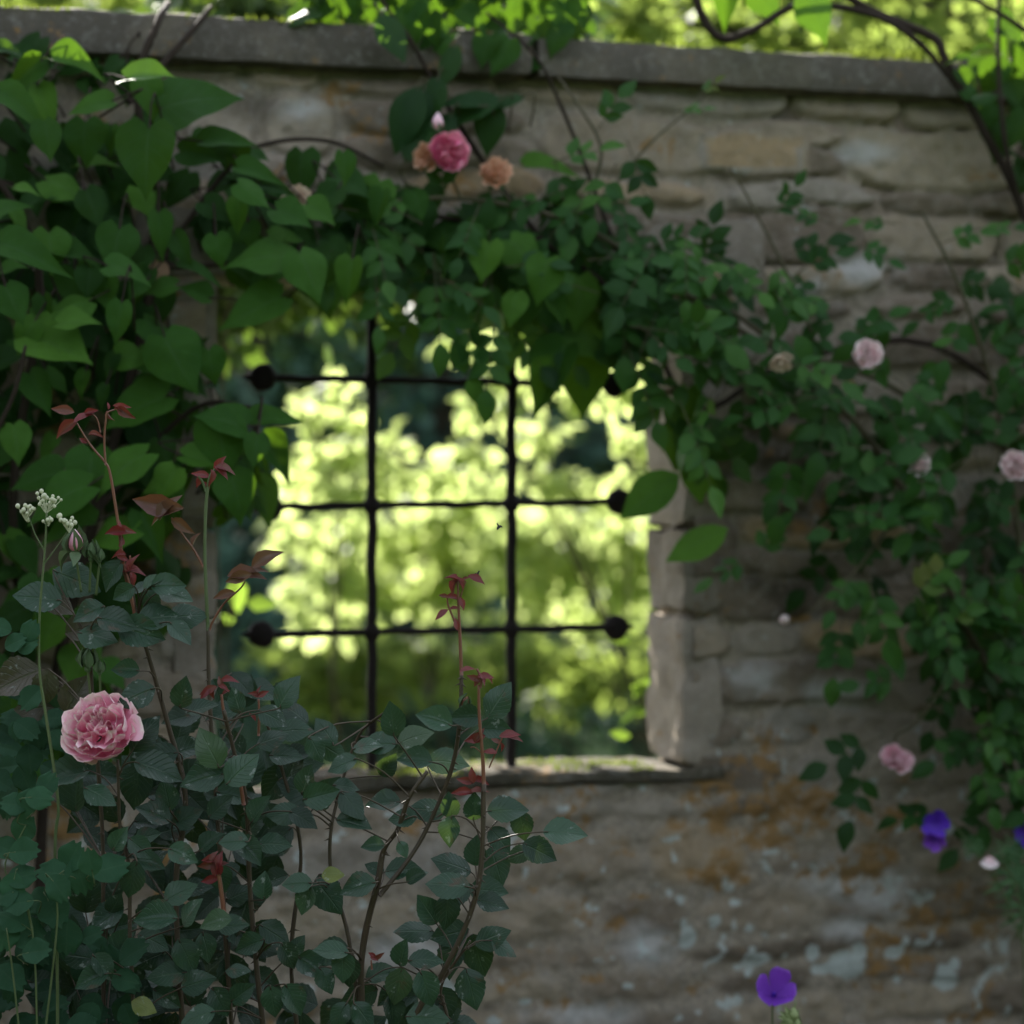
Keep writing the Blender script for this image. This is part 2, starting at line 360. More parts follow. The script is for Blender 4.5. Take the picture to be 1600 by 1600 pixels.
T = {
 'heart': [leaf_t(W_HEART, 11, 7, f, b, lobe=.17, rip=r, twist=t, seed=i) for i, (f, b, r, t) in enumerate([(.25, -.25, .10, .1), (.05, -.45, .14, -.15), (.35, -.12, .08, .25), (-.15, -.35, .12, -.1), (.15, -.6, .1, .2)])]+[leaf_t(lambda v, k=k: W_HEART(v)*k, 11, 7, f, b, lobe=.12, rip=.12, twist=t, seed=i) for i, (k, f, b, t) in enumerate([(.72, .3, -.3, .2), (.62, .5, -.5, -.3), (.82, -.2, -.2, .3), (.68, .9, -.4, .1)])],
 'bush': [leaf_t(W_ROSE, 17, 7, f, b, serr=.028, rip=r, twist=t, seed=i) for i, (f, b, r, t) in enumerate([(.2, -.12, .06, .1), (.4, -.2, .09, -.1), (.08, -.28, .08, .2), (-.12, -.2, .10, 0), (.6, -.15, .05, .15)])],
 'climb': [leaf_t(W_CLIMB, 8, 5, f, b, rip=.06, twist=t, seed=i) for i, (f, b, t) in enumerate([(.2, -.15, .1), (.4, -.25, -.2), (.05, -.3, .15), (-.1, -.15, 0)])],
 'lance': [leaf_t(W_LANCE, 9, 5, f, b, serr=.06, rip=.08, twist=t, seed=i) for i, (f, b, t) in enumerate([(.9, -.25, .2), (1.3, -.45, -.3), (.6, -.15, .4)])],
 'rue': [leaf_t(W_RUE, 12, 17, f, b, lobe=.10, scal=.07, round_tip=.22, rip=.06, seed=i) for i, (f, b) in enumerate([(.15, -.1), (.05, -.2), (.25, -.05)])],
 'bg': [leaf_t(W_BG, 4, 3, f, b, twist=t, seed=i) for i, (f, b, t) in enumerate([(.3, -.2, .2), (.1, -.35, -.3), (-.2, -.2, .2)])],
 'blade': [leaf_t(interp([(0, .10), (.5, .08), (1, .01)]), 4, 3, .2, b) for b in (-.2, -.5, .2)],
 'petn': [leaf_t(lambda v: W_PET(v)*.78, 9, 7, f, b, rip=.12, seed=i) for i, (f, b) in enumerate([(.15, .30), (.3, .15), (.05, .4)])],
 'pet': [leaf_t(W_PET, 8, 7, f, b, rip=.10, seed=i) for i, (f, b) in enumerate([(.1, .35), (.2, .25), (.05, .45)])],
}
def frames(D, N):
    D = D/np.linalg.norm(D, axis=1, keepdims=True)
    N = N-D*np.sum(N*D, 1, keepdims=True)
    ln = np.linalg.norm(N, axis=1, keepdims=True); N = np.where(ln > 1e-5, N/np.maximum(ln, 1e-5), np.array([0, 0, 1.0]))
    X = np.cross(D, N)
    return np.stack([X, D, N], -1)
def leaves(mb, kind, P, D, N, S, rnd):
    """batch: P base points, D tip directions, N upper-face normals, S lengths"""
    P = np.asarray(P, float).reshape(-1, 3)
    if len(P) == 0: return
    D = np.asarray(D, float).reshape(-1, 3); N = np.asarray(N, float).reshape(-1, 3)
    S = np.broadcast_to(np.asarray(S, float), (len(P),)); rnd = np.broadcast_to(np.asarray(rnd, float), (len(P),))
    Fm = frames(D, N)
    pick = RNG.integers(0, len(T[kind]), len(P))
    for k, (V, Fq, uv) in enumerate(T[kind]):
        I = np.where(pick == k)[0]
        if len(I) == 0: continue
        Vw = np.einsum('nij,vj->nvi', Fm[I], V)*S[I][:, None, None]+P[I][:, None, :]
        nv = len(V)
        Fa = (Fq[None]+(np.arange(len(I))*nv)[:, None, None]).reshape(-1, 4)
        mb.add(Vw.reshape(-1, 3), Fa, np.repeat(rnd[I], nv), np.tile(uv, (len(I), 1)))
def smooth_path(pts, n=6):
    pts = [Vector(p) for p in pts]
    if len(pts) < 3: 
        return [pts[0].lerp(pts[1], i/n) for i in range(n+1)]
    out = []
    e = [pts[0]*2-pts[1]]+pts+[pts[-1]*2-pts[-2]]
    for i in range(1, len(e)-2):
        p0, p1, p2, p3 = e[i-1:i+3]
        for k in range(n):
            t = k/n
            out.append(.5*((2*p1)+(p2-p0)*t+(2*p0-5*p1+4*p2-p3)*t*t+(3*p1-p0-3*p2+p3)*t**3))
    out.append(pts[-1]); return out
def tube(mb, pts, r0, r1=None, sides=6, n=6, rnd=.5, wob=0.0, raw=False):
    P = [Vector(p) for p in pts] if raw else smooth_path(pts, n)
    r1 = r0 if r1 is None else r1
    V = []; L = len(P)
    up = Vector((.13, .37, .92))
    for i, p in enumerate(P):
        d = (P[min(i+1, L-1)]-P[max(i-1, 0)]).normalized() if L > 1 else Vector((0, 0, 1))
        x = d.cross(up)
        if x.length < 1e-3: x = d.cross(Vector((1, 0, 0)))
        x.normalize(); y = d.cross(x)
        r = r0+(r1-r0)*i/max(L-1, 1)
        if wob: r *= 1+wob*mnoise.noise(p*23)
        for k in range(sides):
            a = 2*math.pi*k/sides
            V.append(p+x*(math.cos(a)*r)+y*(math.sin(a)*r))
    Fq = [(i*sides+k, i*sides+(k+1) % sides, (i+1)*sides+(k+1) % sides, (i+1)*sides+k) for i in range(L-1) for k in range(sides)]
    mb.add([tuple(v) for v in V], Fq, rnd)
    for base, rev in ((0, True), ((L-1)*sides, False)):
        q = [base+k for k in range(sides)]
        if sides == 6:
            f = [(q[0], q[1], q[2], q[3]), (q[0], q[3], q[4], q[5])]
            mb.F4.append(np.array(f)+mb.n-len(V))
    return P
def ball(mb, c, r, sz=(1, 1, 1), nseg=8, nring=6, rnd=.5, axis=None, prof=None, lump=0.0):
    """solid of revolution; prof(t) radius factor along its axis"""
    c = Vector(c); ax = Vector(axis).normalized() if axis is not None else Vector((0, 0, 1))
    q = ax.to_track_quat('Z', 'Y')
    V = []; uv = []
    for i in range(nring+1):
        t = i/nring
        a = math.pi*t
        rr = math.sin(a) if prof is None else prof(t)
        zz = -math.cos(a) if prof is None else 2*t-1
        rr = max(rr, .004)
        for k in range(nseg):
            b = 2*math.pi*k/nseg
            p = q @ Vector((rr*math.cos(b)*sz[0], rr*math.sin(b)*sz[1], zz*sz[2]))*r
            if lump: p *= 1+lump*mnoise.noise((c+p)*40)
            V.append(tuple(c+p)); uv.append((k/nseg, t))
    Fq = [(i*nseg+k, i*nseg+(k+1) % nseg, (i+1)*nseg+(k+1) % nseg, (i+1)*nseg+k) for i in range(nring) for k in range(nseg)]
    mb.add(V, Fq, rnd, uv)
def idir(deg, out=0.0):
    """direction seen at that angle on the picture, leaning toward the viewer by out"""
    a = R(deg); return Vector((math.cos(a), -out, math.sin(a)))
def inside(poly, x, y):
    c = False; j = len(poly)-1
    for i in range(len(poly)):
        xi, yi = poly[i]; xj, yj = poly[j]
        if (yi > y) != (yj > y) and x < (xj-xi)*(y-yi)/(yj-yi)+xi: c = not c
        j = i
    return c
def sample_poly(poly, n, fn=None):
    xs = [p[0] for p in poly]; ys = [p[1] for p in poly]
    out = []; tries = 0
    while len(out) < n and tries < n*60:
        tries += 1
        x = random.uniform(min(xs), max(xs)); y = random.uniform(min(ys), max(ys))
        if not inside(poly, x, y): continue
        if fn and random.random() > fn(x, y): continue
        out.append((x, y))
    return out

# ------------------------------------------------------------------ ground
def sheet(name, x0, x1, y0, y1, z, mat, nx=2, ny=2, amp=0.0):
    mb = MB()
    X, Y = np.meshgrid(np.linspace(x0, x1, nx), np.linspace(y0, y1, ny))
    Z = z+amp*(fbm(X*1.7, Y*1.7, 4, 3)-.5)
    i = np.arange(ny-1)[:, None]*nx+np.arange(nx-1)[None, :]
    mb.add(np.stack([X, Y, Z], -1).reshape(-1, 3), np.stack([i, i+1, i+1+nx, i+nx], -1).reshape(-1, 4))
    o = mb.build(name, mat); tag(o, kind='structure'); return o
sheet('ground', -90, 90, -60, 120, -.03, M['lawn'])
sheet('flower_bed', -6, 6, 2.2, 6.3, .0, M['soil'], 120, 80, .04)

# ------------------------------------------------------------------ the wall
WTOP = HC+.923; CBOT = HC+.842
wall = empty('garden_wall', L2W(0, 0, 0), 'old rubble stone garden wall with flat mossy coping and a square barred opening', 'wall')
s_l = SZ(340, 800)[0]; s_r = SZ(1062, 800)[0]
z_b = SZ(1000, 1196)[1]; z_t = HC+.44
def wall_field():
    random.seed(21)
    st = .0072
    S = np.arange(-2.7, 2.9, st); Z = np.arange(0, CBOT+.004, st)
    X, Y = np.meshgrid(S, Z)
    n_warp = fbm(X*22, Y*22, 3, 6)
    wx = X+.008*(n_warp-.5)+.022*(fbm(X*5, Y*5, 3, 1)-.5)*2; wy = Y+.022*(fbm(X*4.5, Y*7, 3, 5)-.5)*2+.008*(n_warp-.5)+.004*np.sin(X*2.1)
    rnd = np.zeros_like(X); dist = np.zeros_like(X); hgt = np.zeros_like(X); tl = np.zeros_like(X)
    z = -.03
    while z < CBOT+.1:
        h = random.choice([.055, .065, .075, .085, .10, .125]); x = -3.0+random.uniform(0, .3)
        row = (wy >= z) & (wy < z+h)
        while x < 3.1:
            w = random.uniform(.12, .42) if h > .08 else random.uniform(.18, .52)
            r = random.random(); hh = random.random(); a = random.uniform(-1, 1)
            split = h > .11 and random.random() < .35
            for (za, zb) in ([(z, z+h*.48), (z+h*.48, z+h)] if split else [(z, z+h)]):
                msk = row & (wx >= x) & (wx < x+w) & (wy >= za) & (wy < zb)
                if msk.any():
                    dx = np.minimum(wx[msk]-x, x+w-wx[msk]); dz = np.minimum(wy[msk]-za, zb-wy[msk])
                    k = .022
                    d = -k*np.log(np.exp(-dx/k)+np.exp(-dz/k))+.004
                    dist[msk] = d; rnd[msk] = r if za == z else random.random(); hgt[msk] = hh; tl[msk] = a*(wy[msk]-(za+zb)/2)*2+random.uniform(-.6, .6)*(wx[msk]-x-w/2)*.3
            x += w
        z += h
    n1 = fbm(X*14, Y*14, 4, 8); n2 = fbm(X*45, Y*45, 3, 13); big = fbm(X*1.6, Y*1.9, 3, 31)
    flush = sstep(.42, .62, big)                       # where mortar is smeared over the stones
    open_j = sstep(.25, .6, X)*sstep(HC+.35, HC+.55, Y)  # open joints high on the right
    flush = np.maximum(flush, .75*(1-sstep(HC-.6, HC-.2, Y)))*(1-open_j)
    d2 = dist+.014*(n1-.5)-.012*flush
    s0, z0 = SZ(1175, 240); k = 5.1/F
    och = (1-sstep(.7, 1.1, np.maximum(np.abs(X-s0)/(95*k), np.abs(Y-z0)/(30*k))+.3*(n1-.5)))
    d2 = d2+.05*och
    m = sstep(.001, .012, d2)
    n3 = fbm(X*7, Y*24, 4, 91)
    lowf = 1-sstep(HC-.55, HC-.2, Y)
    H = m*(.004+.013*hgt+.035*tl*(.3+hgt))*(1-.75*lowf)+(n1-.5)*(.016+.014*lowf)+(n3-.5)*.010+(n2-.5)*.012-.010*(1-flush)*(1-m)-.03*open_j*(1-m)*sstep(.45, .55, n1)
    mort = 1-sstep(-.004, .014, d2)
    mort = mort*(1-.7*open_j)
    # lichens, from the places they grow, then painted shadow with dark stone
    orange = np.zeros_like(X); pale = np.zeros_like(X); wash = np.zeros_like(X); shade_brown = np.zeros_like(X)
    low = 1-sstep(HC-.50, HC-.30, Y)
    mz = fbm(X*9, Y*13, 4, 41); mz2 = fbm(X*3, Y*4, 3, 47)
    orange = np.maximum(orange, low*(sstep(.46, .72, mz)*sstep(.36, .6, mz2)*.58))
    orange = np.maximum(orange, (1-low)*sstep(.63, .76, mz)*.42)
    def blob(field, px, py, rx, ry, amp=1.0, soft=.5):
        s0, z0 = SZ(px, py); k = 5.0/F
        q = np.sqrt(((X-s0)/(rx*k))**2+((Y-z0)/(ry*k))**2)+.9*(n1-.5)+.6*(n2-.5)
        return np.maximum(field, amp*(1-sstep(1-soft, 1+soft*.4, q)))
    for px, py, rx, ry in [(px, py, rx*.8, ry*.8) for px, py, rx, ry in [(1060, 1285, 50, 28), (1200, 1262, 45, 24), (1150, 1270, 40, 16), (1270, 1140, 38, 24), (1200, 1135, 26, 14), (1260, 966, 40, 12), (1330, 980, 20, 10), (1320, 1250, 30, 40), (960, 1440, 40, 26),
                           (830, 1390, 40, 20), (880, 1330, 26, 14), (1480, 1350, 40, 40), (1540, 1440, 50, 50), (1080, 1360, 60, 18), (640, 1290, 50, 26), (560, 1390, 60, 30), (1420, 1500, 60, 30), (1000, 1400, 30, 16), (1370, 1540, 50, 18), (480, 165, 12, 9), (450, 168, 8, 6), (1500, 1590, 70, 18), (1090, 1540, 40, 20), (900, 1290, 30, 20), (1040, 1470, 30, 14), (930, 1530, 40, 20)]]:
        orange = blob(orange, px, py, rx, ry, .52, .9)
    for px, py, rx, ry in [(1076, 1462, 16, 22), (1068, 1440, 10, 10), (1118, 1438, 14, 13), (1170, 1450, 9, 10), (1190, 1498, 26, 12), (1222, 1492, 13, 7), (1224, 1462, 8, 6), (1270, 1488, 18, 22), (1320, 1506, 42, 30), (1345, 1485, 18, 20), (1280, 1515, 26, 14), (1398, 1487, 22, 16), (1412, 1470, 11, 14), (1480, 1524, 34, 30), (1490, 1505, 16, 14), (1062, 1405, 12, 12), (1402, 1530, 8, 8), (1150, 1410, 12, 8), (1090, 1583, 10, 6), (1060, 1591, 8, 6), (695, 1545, 20, 26), (775, 1595, 16, 10), (745, 1525, 10, 8), (980, 1540, 18, 9), (820, 1565, 16, 9), (1045, 1395, 8, 10), (1190, 1345, 10, 6), (940, 1360, 7, 8)]:
        pale = blob(pale, px, py, rx, ry, .62, .5)
    for px, py, rx, ry in [(1310, 1370, 70, 40), (1380, 1400, 60, 50), (1330, 1450, 60, 26), (1360, 240, 60, 22), (1350, 420, 60, 30), (470, 170, 50, 20), (1180, 1060, 50, 30), (1300, 1080, 70, 30), (1150, 420, 20, 40), (1010, 1480, 50, 40), (900, 1590, 120, 30), (640, 1480, 80, 40), (1250, 450, 40, 30)]:
        wash = blob(wash, px, py, rx, ry, 1.0, .8)
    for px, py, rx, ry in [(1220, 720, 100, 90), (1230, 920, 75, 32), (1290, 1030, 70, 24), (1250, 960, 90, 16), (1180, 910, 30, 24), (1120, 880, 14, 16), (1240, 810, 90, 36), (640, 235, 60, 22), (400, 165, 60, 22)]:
        shade_brown = blob(shade_brown, px, py, rx, ry, .55, .8)  # shadow painted into the wall colour, together with dark brown stone
    spk = fbm(X*30, Y*30, 3, 77)
    pale = np.maximum(pale, low*sstep(.64, .76, spk)*.5); pale = np.maximum(pale, (1-low)*sstep(.69, .8, spk)*.35)
    # the ochre stone high on the right
    s0, z0 = SZ(1175, 240); k = 5.1/F
    och = (1-sstep(.7, 1.1, np.maximum(np.abs(X-s0)/(95*k), np.abs(Y-z0)/(30*k))+.3*(n1-.5)))
    rnd = np.clip(rnd*(1-och)+och*1.0, 0, 1); mort = mort*(1-och); 
    under = sstep(CBOT-.035, CBOT, Y)
    H = H-.012*under
    keep_v = ~((X > s_l-.02) & (X < s_r+.02) & (Y > z_b-.03) & (Y < z_t+.02))
    ny, nx = X.shape
    i = np.arange(ny-1)[:, None]*nx+np.arange(nx-1)[None, :]
    ok = keep_v[:-1, :-1] & keep_v[:-1, 1:] & keep_v[1:, :-1] & keep_v[1:, 1:]
    Fq = np.stack([i, i+1, i+1+nx, i+nx], -1)[ok]
    # local s, t, z -> world
    Pw = np.stack([X*CT+H*ST, D0+X*ST-H*CT, Y], -1).reshape(-1, 3)
    used = np.zeros(len(Pw), bool); used[Fq.ravel()] = True
    remap = np.cumsum(used)-1
    mb = MB(); u = used
    mb.add(Pw[u], remap[Fq], rnd.reshape(-1)[u])
    ex = {'mortar': mort.reshape(-1)[u], 'orange': orange.reshape(-1)[u], 'pale': pale.reshape(-1)[u], 'wash': wash.reshape(-1)[u], 'shade_brown': shade_brown.reshape(-1)[u]}
    # the core and back of the wall: four blocks round the opening
    def box(s0, s1, t0, t1, z0, z1):
        V = [L2W(a, b, c) for c in (z0, z1) for b in (t0, t1) for a in (s0, s1)]
        Fb = [(0, 1, 3, 2), (4, 6, 7, 5), (0, 4, 5, 1), (2, 3, 7, 6), (0, 2, 6, 4), (1, 5, 7, 3)]
        mb.add([tuple(v) for v in V], Fb, .4)
        for kk in ex: ex[kk] = np.concatenate([ex[kk], np.zeros(8)])
    tb = -.022
    box(-2.7, s_l-.03, -WT, tb, -.05, CBOT+.006); box(s_r+.03, 2.9, -WT, tb, -.05, CBOT+.006)
    box(s_l-.03, s_r+.03, -WT, tb, -.05, z_b-.04); box(s_l-.03, s_r+.03, -WT, tb, z_t+.03, CBOT+.006)
    o = mb.build('masonry', M['stone'], wall, extra=ex)
    return o
wall_field()

def stone_block(name, s0, s1, t0, t1, z0, z1, mat, parent, r=.012, amp=.006, seg=.022, seed=0, orange=0.0, rnd=.5, label=None, scallop=0.0):
    """a dressed stone: rounded, worn block in the wall's own directions"""
    mb = MB(); lo = Vector((s0, t0, z0)); hi = Vector((s1, t1, z1)); P = []; Fa = []; base = 0; ob = []
    for ax in range(3):
        a, b = [i for i in range(3) if i != ax]
        na = max(3, int((hi[a]-lo[a])/seg)+1); nb = max(3, int((hi[b]-lo[b])/seg)+1)
        for sgn in (0, 1):
            for i in range(na+1):
                for j in range(nb+1):
                    p = Vector((0, 0, 0)); p[ax] = (lo, hi)[sgn][ax]; p[a] = lo[a]+(hi[a]-lo[a])*i/na; p[b] = lo[b]+(hi[b]-lo[b])*j/nb
                    c = Vector([min(max(p[q], lo[q]+r), hi[q]-r) for q in range(3)])
                    dv = p-c; dv = dv.normalized() if dv.length > 1e-9 else dv
                    q = p*1.0+Vector((seed*3.7, seed*1.3, 0))
                    n = mnoise.noise(q*9)*amp+mnoise.noise(q*31)*amp*.6
                    n -= scallop*max(0, mnoise.noise(q*16+Vector((5, 5, 5))))
                    pp = c+dv*(r+n)
                    P.append(tuple(L2W(pp.x, pp.y, pp.z)))
                    ob.append(orange*max(0, min(1, .35+1.6*mnoise.noise(q*6))))
            for i in range(na):
                for j in range(nb):
                    k = base+i*(nb+1)+j
                    f = (k, k+1, k+nb+2, k+nb+1)
                    flip = (sgn == 0) ^ (ax == 1)
                    Fa.append(f if flip else f[::-1])
            base += (na+1)*(nb+1)
    mb.add(P, Fa, rnd)
    z = np.zeros(len(P))
    o = mb.build(name, mat, parent, extra={'mortar': z, 'orange': np.array(ob), 'pale': z, 'wash': z, 'shade_brown': z})
    if label: o['label'] = label
    return o
# coping
s = -2.7; k = 0
joints = [-2.7, -1.35, SZ(838, 90, .06)[0], SZ(1490, 120, .06)[0]+.02, 2.1, 2.9]
for a, b in zip(joints[:-1], joints[1:]):
    stone_block('coping_stone', a+.003, b-.003, -WT-.045, .062, CBOT, WTOP+(.004 if k % 2 else -.002), M['coping'], wall, r=.014, amp=.006, seed=k, orange=.27, rnd=(k*.37) % 1); k += 1
# jambs, lintel, sill
zc = [z_b, z_b+.30, z_b+.47, z_b+.74, z_t]
for i, (a, b) in enumerate(zip(zc[:-1], zc[1:])):
    wd = (.085, .10, .078, .10)[i]
    stone_block('jamb_stone', s_r, s_r+wd, -WT-.004, .010+.003*(i % 2), a+.002, b-.002, M['jamb'], wall, r=.013, amp=.014, seed=10+i, scallop=.024, rnd=(.8, .4, .9, .3)[i], orange=.2)
    stone_block('jamb_stone', s_l-wd, s_l, -WT-.004, .010+.003*(i % 2), a+.002, b-.002, M['jamb'], wall, r=.013, amp=.009, seed=20+i, scallop=.02, rnd=(.2, .6, .3, .5)[i], orange=.2)
stone_block('lintel', s_l-.16, s_r+.18, -WT-.002, .016, z_t+.002, z_t+.15, M['jamb'], wall, r=.015, amp=.008, seed=33, rnd=.2)
stone_block('sill', SZ(500, 1200)[0], SZ(1132, 1200)[0], -WT-.02, .022, z_b-.032, z_b-.002, M['sill'], wall, r=.010, amp=.007, seed=41, rnd=.1, scallop=.012, orange=.3)
# moss on the coping and on the sill
mb = MB(); P = []; D = []; N = []; Sz = []; rn = []
for i in range(5200):
    sg = random.uniform(-1.4, 1.7); t = .066-abs(random.gauss(0, .05)); den = fbm(np.array(sg*4.1), np.array(t*5), 3, 61)
    if random.random() > (den-.3)*2.2: continue
    P.append(L2W(sg, min(t, .066), WTOP-.006)); D.append((random.gauss(0, .5), random.gauss(0, .5)-.25, 1)); N.append((random.gauss(0, 1), random.gauss(0, 1), .2)); Sz.append(random.uniform(.006, .020)*(.5+den)); rn.append(random.random()*.7)
for i in range(2600):
    sg = random.uniform(SZ(560, 1190)[0], SZ(1015, 1190)[0]); t = random.uniform(-.17, .03)
    if fbm(np.array(sg*9.), np.array(t*14), 3, 66) < .44: continue
    P.append(L2W(sg, t, z_b-.006)); D.append((random.gauss(0, .5), random.gauss(0, .5), 1)); N.append((random.gauss(0, 1), random.gauss(0, 1), .2)); Sz.append(random.uniform(.006, .017)); rn.append(.4+.6*random.random())
leaves(mb, 'blade', [tuple(p) for p in P], D, N, Sz, rn)
mb.build('moss', M['moss'], wall)

# ------------------------------------------------------------------ iron grille in the opening
OG = -.10
gc = W(690, 790, OG)
grille = empty('window_grille', (gc.x, gc.y, z_b), 'black wrought iron grille of two uprights and three knobbed cross bars in the wall opening', 'grille')
rows = [((410, 590), (960, 601)), ((421, 792), (968, 784)), ((409, 991), (962, 980))]
for px in (581, 799):
    mb = MB(); top = W(px, 430, OG); top.z = z_t+.02; bot = W(px, 1200, OG); bot.z = z_b-.012
    n = 34; pts = [bot.lerp(top, i/n)+Vector((mnoise.noise(Vector((px, i*.45, 0)))*.003, 0, 0)) for i in range(n+1)]
    tube(mb, pts, .0105, sides=6, raw=True, wob=.12)
    for (a, b) in rows:
        f = (px-a[0])/(b[0]-a[0]); c = W(px, a[1]+(b[1]-a[1])*f, OG)
        ball(mb, c, .0165, (1, .9, 1.2), 10, 8, lump=.06)
    mb.build('upright', M['iron'], grille)
for (a, b) in rows:
    mb = MB(); n = 34
    pts = []
    for i in range(n+1):
        p = W(a[0]+(b[0]-a[0])*i/n, a[1]+(b[1]-a[1])*i/n, OG-.006); p.z += mnoise.noise(Vector((i*.35, a[1], 3)))*.005; pts.append(p)
    tube(mb, pts, .0072, sides=6, raw=True, wob=.15)
    bar = mb.build('cross_bar', M['iron'], grille)
    for (q, sg) in ((a, -1), (b, 1)):
        mk = MB(); c = W(q[0], q[1], OG-.006)
        ball(mk, c, .0265, (1, .55, 1), 14, 10, lump=.10)
        ax = Vector((CT*sg, ST*sg, 0))
        ball(mk, c+ax*.027, .013, (1, 1, 1.3), 8, 6, axis=ax, prof=lambda t: 1-t)
        ball(mk, c-ax*.027, .014, (1, 1, 1.2), 8, 6, axis=-ax, prof=lambda t: 1-t)
        mk.build('knob', M['iron'], bar)

# ------------------------------------------------------------------ trees and shrubs beyond the wall
def crown_blob(mb, c, r, n, size, sq=.75, jit=.5, clump=9):
    """leaf clumps through a ball-like part of a crown, thicker towards its skin"""
    cl = []
    for i in range(clump):
        d = RNG.normal(size=3); d /= np.linalg.norm(d); d[2] *= sq; d[1] *= .6
        cl.append(np.array(c)+d*r*RNG.uniform(.35, 1.0))
    cl = np.array(cl)
    pick = RNG.integers(0, clump, n)
    P = cl[pick]+RNG.normal(size=(n, 3))*np.array([.32, .22, .20])*r
    D = (P-np.array(c))*np.array([1, 1, .3])/r+RNG.normal(size=(n, 3))*.55+np.array([0, 0, -.35])
    N = np.array([.2, -.55, .8])+RNG.normal(size=(n, 3))*jit
    tone = RNG.random(clump)[pick]*.5+RNG.random(n)*.5
    leaves(mb, 'bg', P, D, N, size*RNG.uniform(.7, 1.25, n), tone)
def tree(name, label, cat, base, blobs, nl, size, mat, group=None, tr=.022, clump=9, jit=.5, every=3, fz=None):
    """blobs: (px, py, radius px, depth)"""
    t = empty(name, (base[0], base[1], -.03), label, cat, group)
    cr = MB(); tk = MB()
    cs = [(B(px, py, Y), rp/F*Y) for px, py, rp, Y in blobs]
    low = min(c.z for c, r in cs); mean = sum((c for c, r in cs), Vector())/len(cs)
    fork = Vector((base[0]*.7+mean.x*.3, base[1]*.7+mean.y*.3, max(.25, low*.55)))
    if fz: fork = Vector((base[0], base[1], fz))
    tube(tk, [Vector((base[0], base[1], -.05)), Vector((base[0], base[1], .1)).lerp(fork, .5)+Vector((.03, .02, 0)), fork], tr, tr*.7, sides=8)
    for ci, (c, r) in enumerate(cs):
        if ci % every == 0:
          mid = fork.lerp(c, .55)+Vector((random.uniform(-.1, .1), random.uniform(-.1, .1), random.uniform(0, .15)))
          tube(tk, [fork, mid, c], tr*.5, tr*.1, sides=6, n=4)
          for q in range(3):
            e = c+Vector((random.gauss(0, 1), random.gauss(0, 1), random.gauss(0, .7)))*r*.55
            tube(tk, [mid.lerp(c, .4), c.lerp(e, .5), e], tr*.18, tr*.05, sides=6, n=3)
        n = int(nl*(r/.18)**2)
        crown_blob(cr, c, r, n, size, clump=clump, jit=jit)
    tk.build('trunk', M['trunk'], t); cr.build('crown', mat, t)
    return t
def bl(Y, *xs, k=1.0): return [(a, b, c*k, Y+random.uniform(-.25, .25)) for a, b, c in xs]
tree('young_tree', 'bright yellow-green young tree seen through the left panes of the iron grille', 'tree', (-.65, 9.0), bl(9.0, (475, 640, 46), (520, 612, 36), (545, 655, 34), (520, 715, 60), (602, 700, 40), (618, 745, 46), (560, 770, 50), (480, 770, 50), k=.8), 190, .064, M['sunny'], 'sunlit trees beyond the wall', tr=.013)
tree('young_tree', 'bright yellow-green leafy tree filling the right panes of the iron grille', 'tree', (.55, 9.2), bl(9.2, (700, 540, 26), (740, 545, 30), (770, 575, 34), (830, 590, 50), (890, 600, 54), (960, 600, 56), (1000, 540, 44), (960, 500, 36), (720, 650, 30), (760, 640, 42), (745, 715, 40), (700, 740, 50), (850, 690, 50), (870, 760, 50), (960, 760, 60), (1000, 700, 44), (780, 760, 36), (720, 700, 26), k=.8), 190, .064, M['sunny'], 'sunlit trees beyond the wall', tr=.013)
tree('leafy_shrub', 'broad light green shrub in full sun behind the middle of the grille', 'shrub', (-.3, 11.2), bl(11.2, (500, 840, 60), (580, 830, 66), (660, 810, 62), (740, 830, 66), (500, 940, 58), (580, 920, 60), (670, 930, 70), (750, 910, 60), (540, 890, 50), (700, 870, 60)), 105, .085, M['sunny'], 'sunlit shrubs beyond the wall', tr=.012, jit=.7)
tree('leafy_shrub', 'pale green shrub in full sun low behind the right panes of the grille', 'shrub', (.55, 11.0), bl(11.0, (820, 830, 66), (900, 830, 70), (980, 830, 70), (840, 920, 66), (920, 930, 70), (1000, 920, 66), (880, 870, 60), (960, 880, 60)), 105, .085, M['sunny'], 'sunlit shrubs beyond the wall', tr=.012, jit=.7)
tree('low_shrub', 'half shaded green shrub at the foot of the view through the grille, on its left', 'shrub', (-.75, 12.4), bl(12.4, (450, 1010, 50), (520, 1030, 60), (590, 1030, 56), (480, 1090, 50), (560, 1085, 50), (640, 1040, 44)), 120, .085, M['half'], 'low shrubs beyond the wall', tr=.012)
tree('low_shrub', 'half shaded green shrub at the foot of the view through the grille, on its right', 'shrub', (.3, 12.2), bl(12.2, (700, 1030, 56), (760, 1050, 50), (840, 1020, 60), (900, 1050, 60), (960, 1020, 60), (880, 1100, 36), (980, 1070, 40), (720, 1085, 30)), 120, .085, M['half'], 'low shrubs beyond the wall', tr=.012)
tree('low_hedge', 'low dark hedge in shade closing the bottom of the view through the grille', 'hedge', (0, 12.9), [(x+random.uniform(-12, 12), y+random.uniform(-8, 8), 50, 12.9+random.uniform(-.15, .15)) for y in (1115, 1165) for x in range(340, 1080, 52)], 150, .05, M['deep'], tr=.012, every=6, fz=.25)
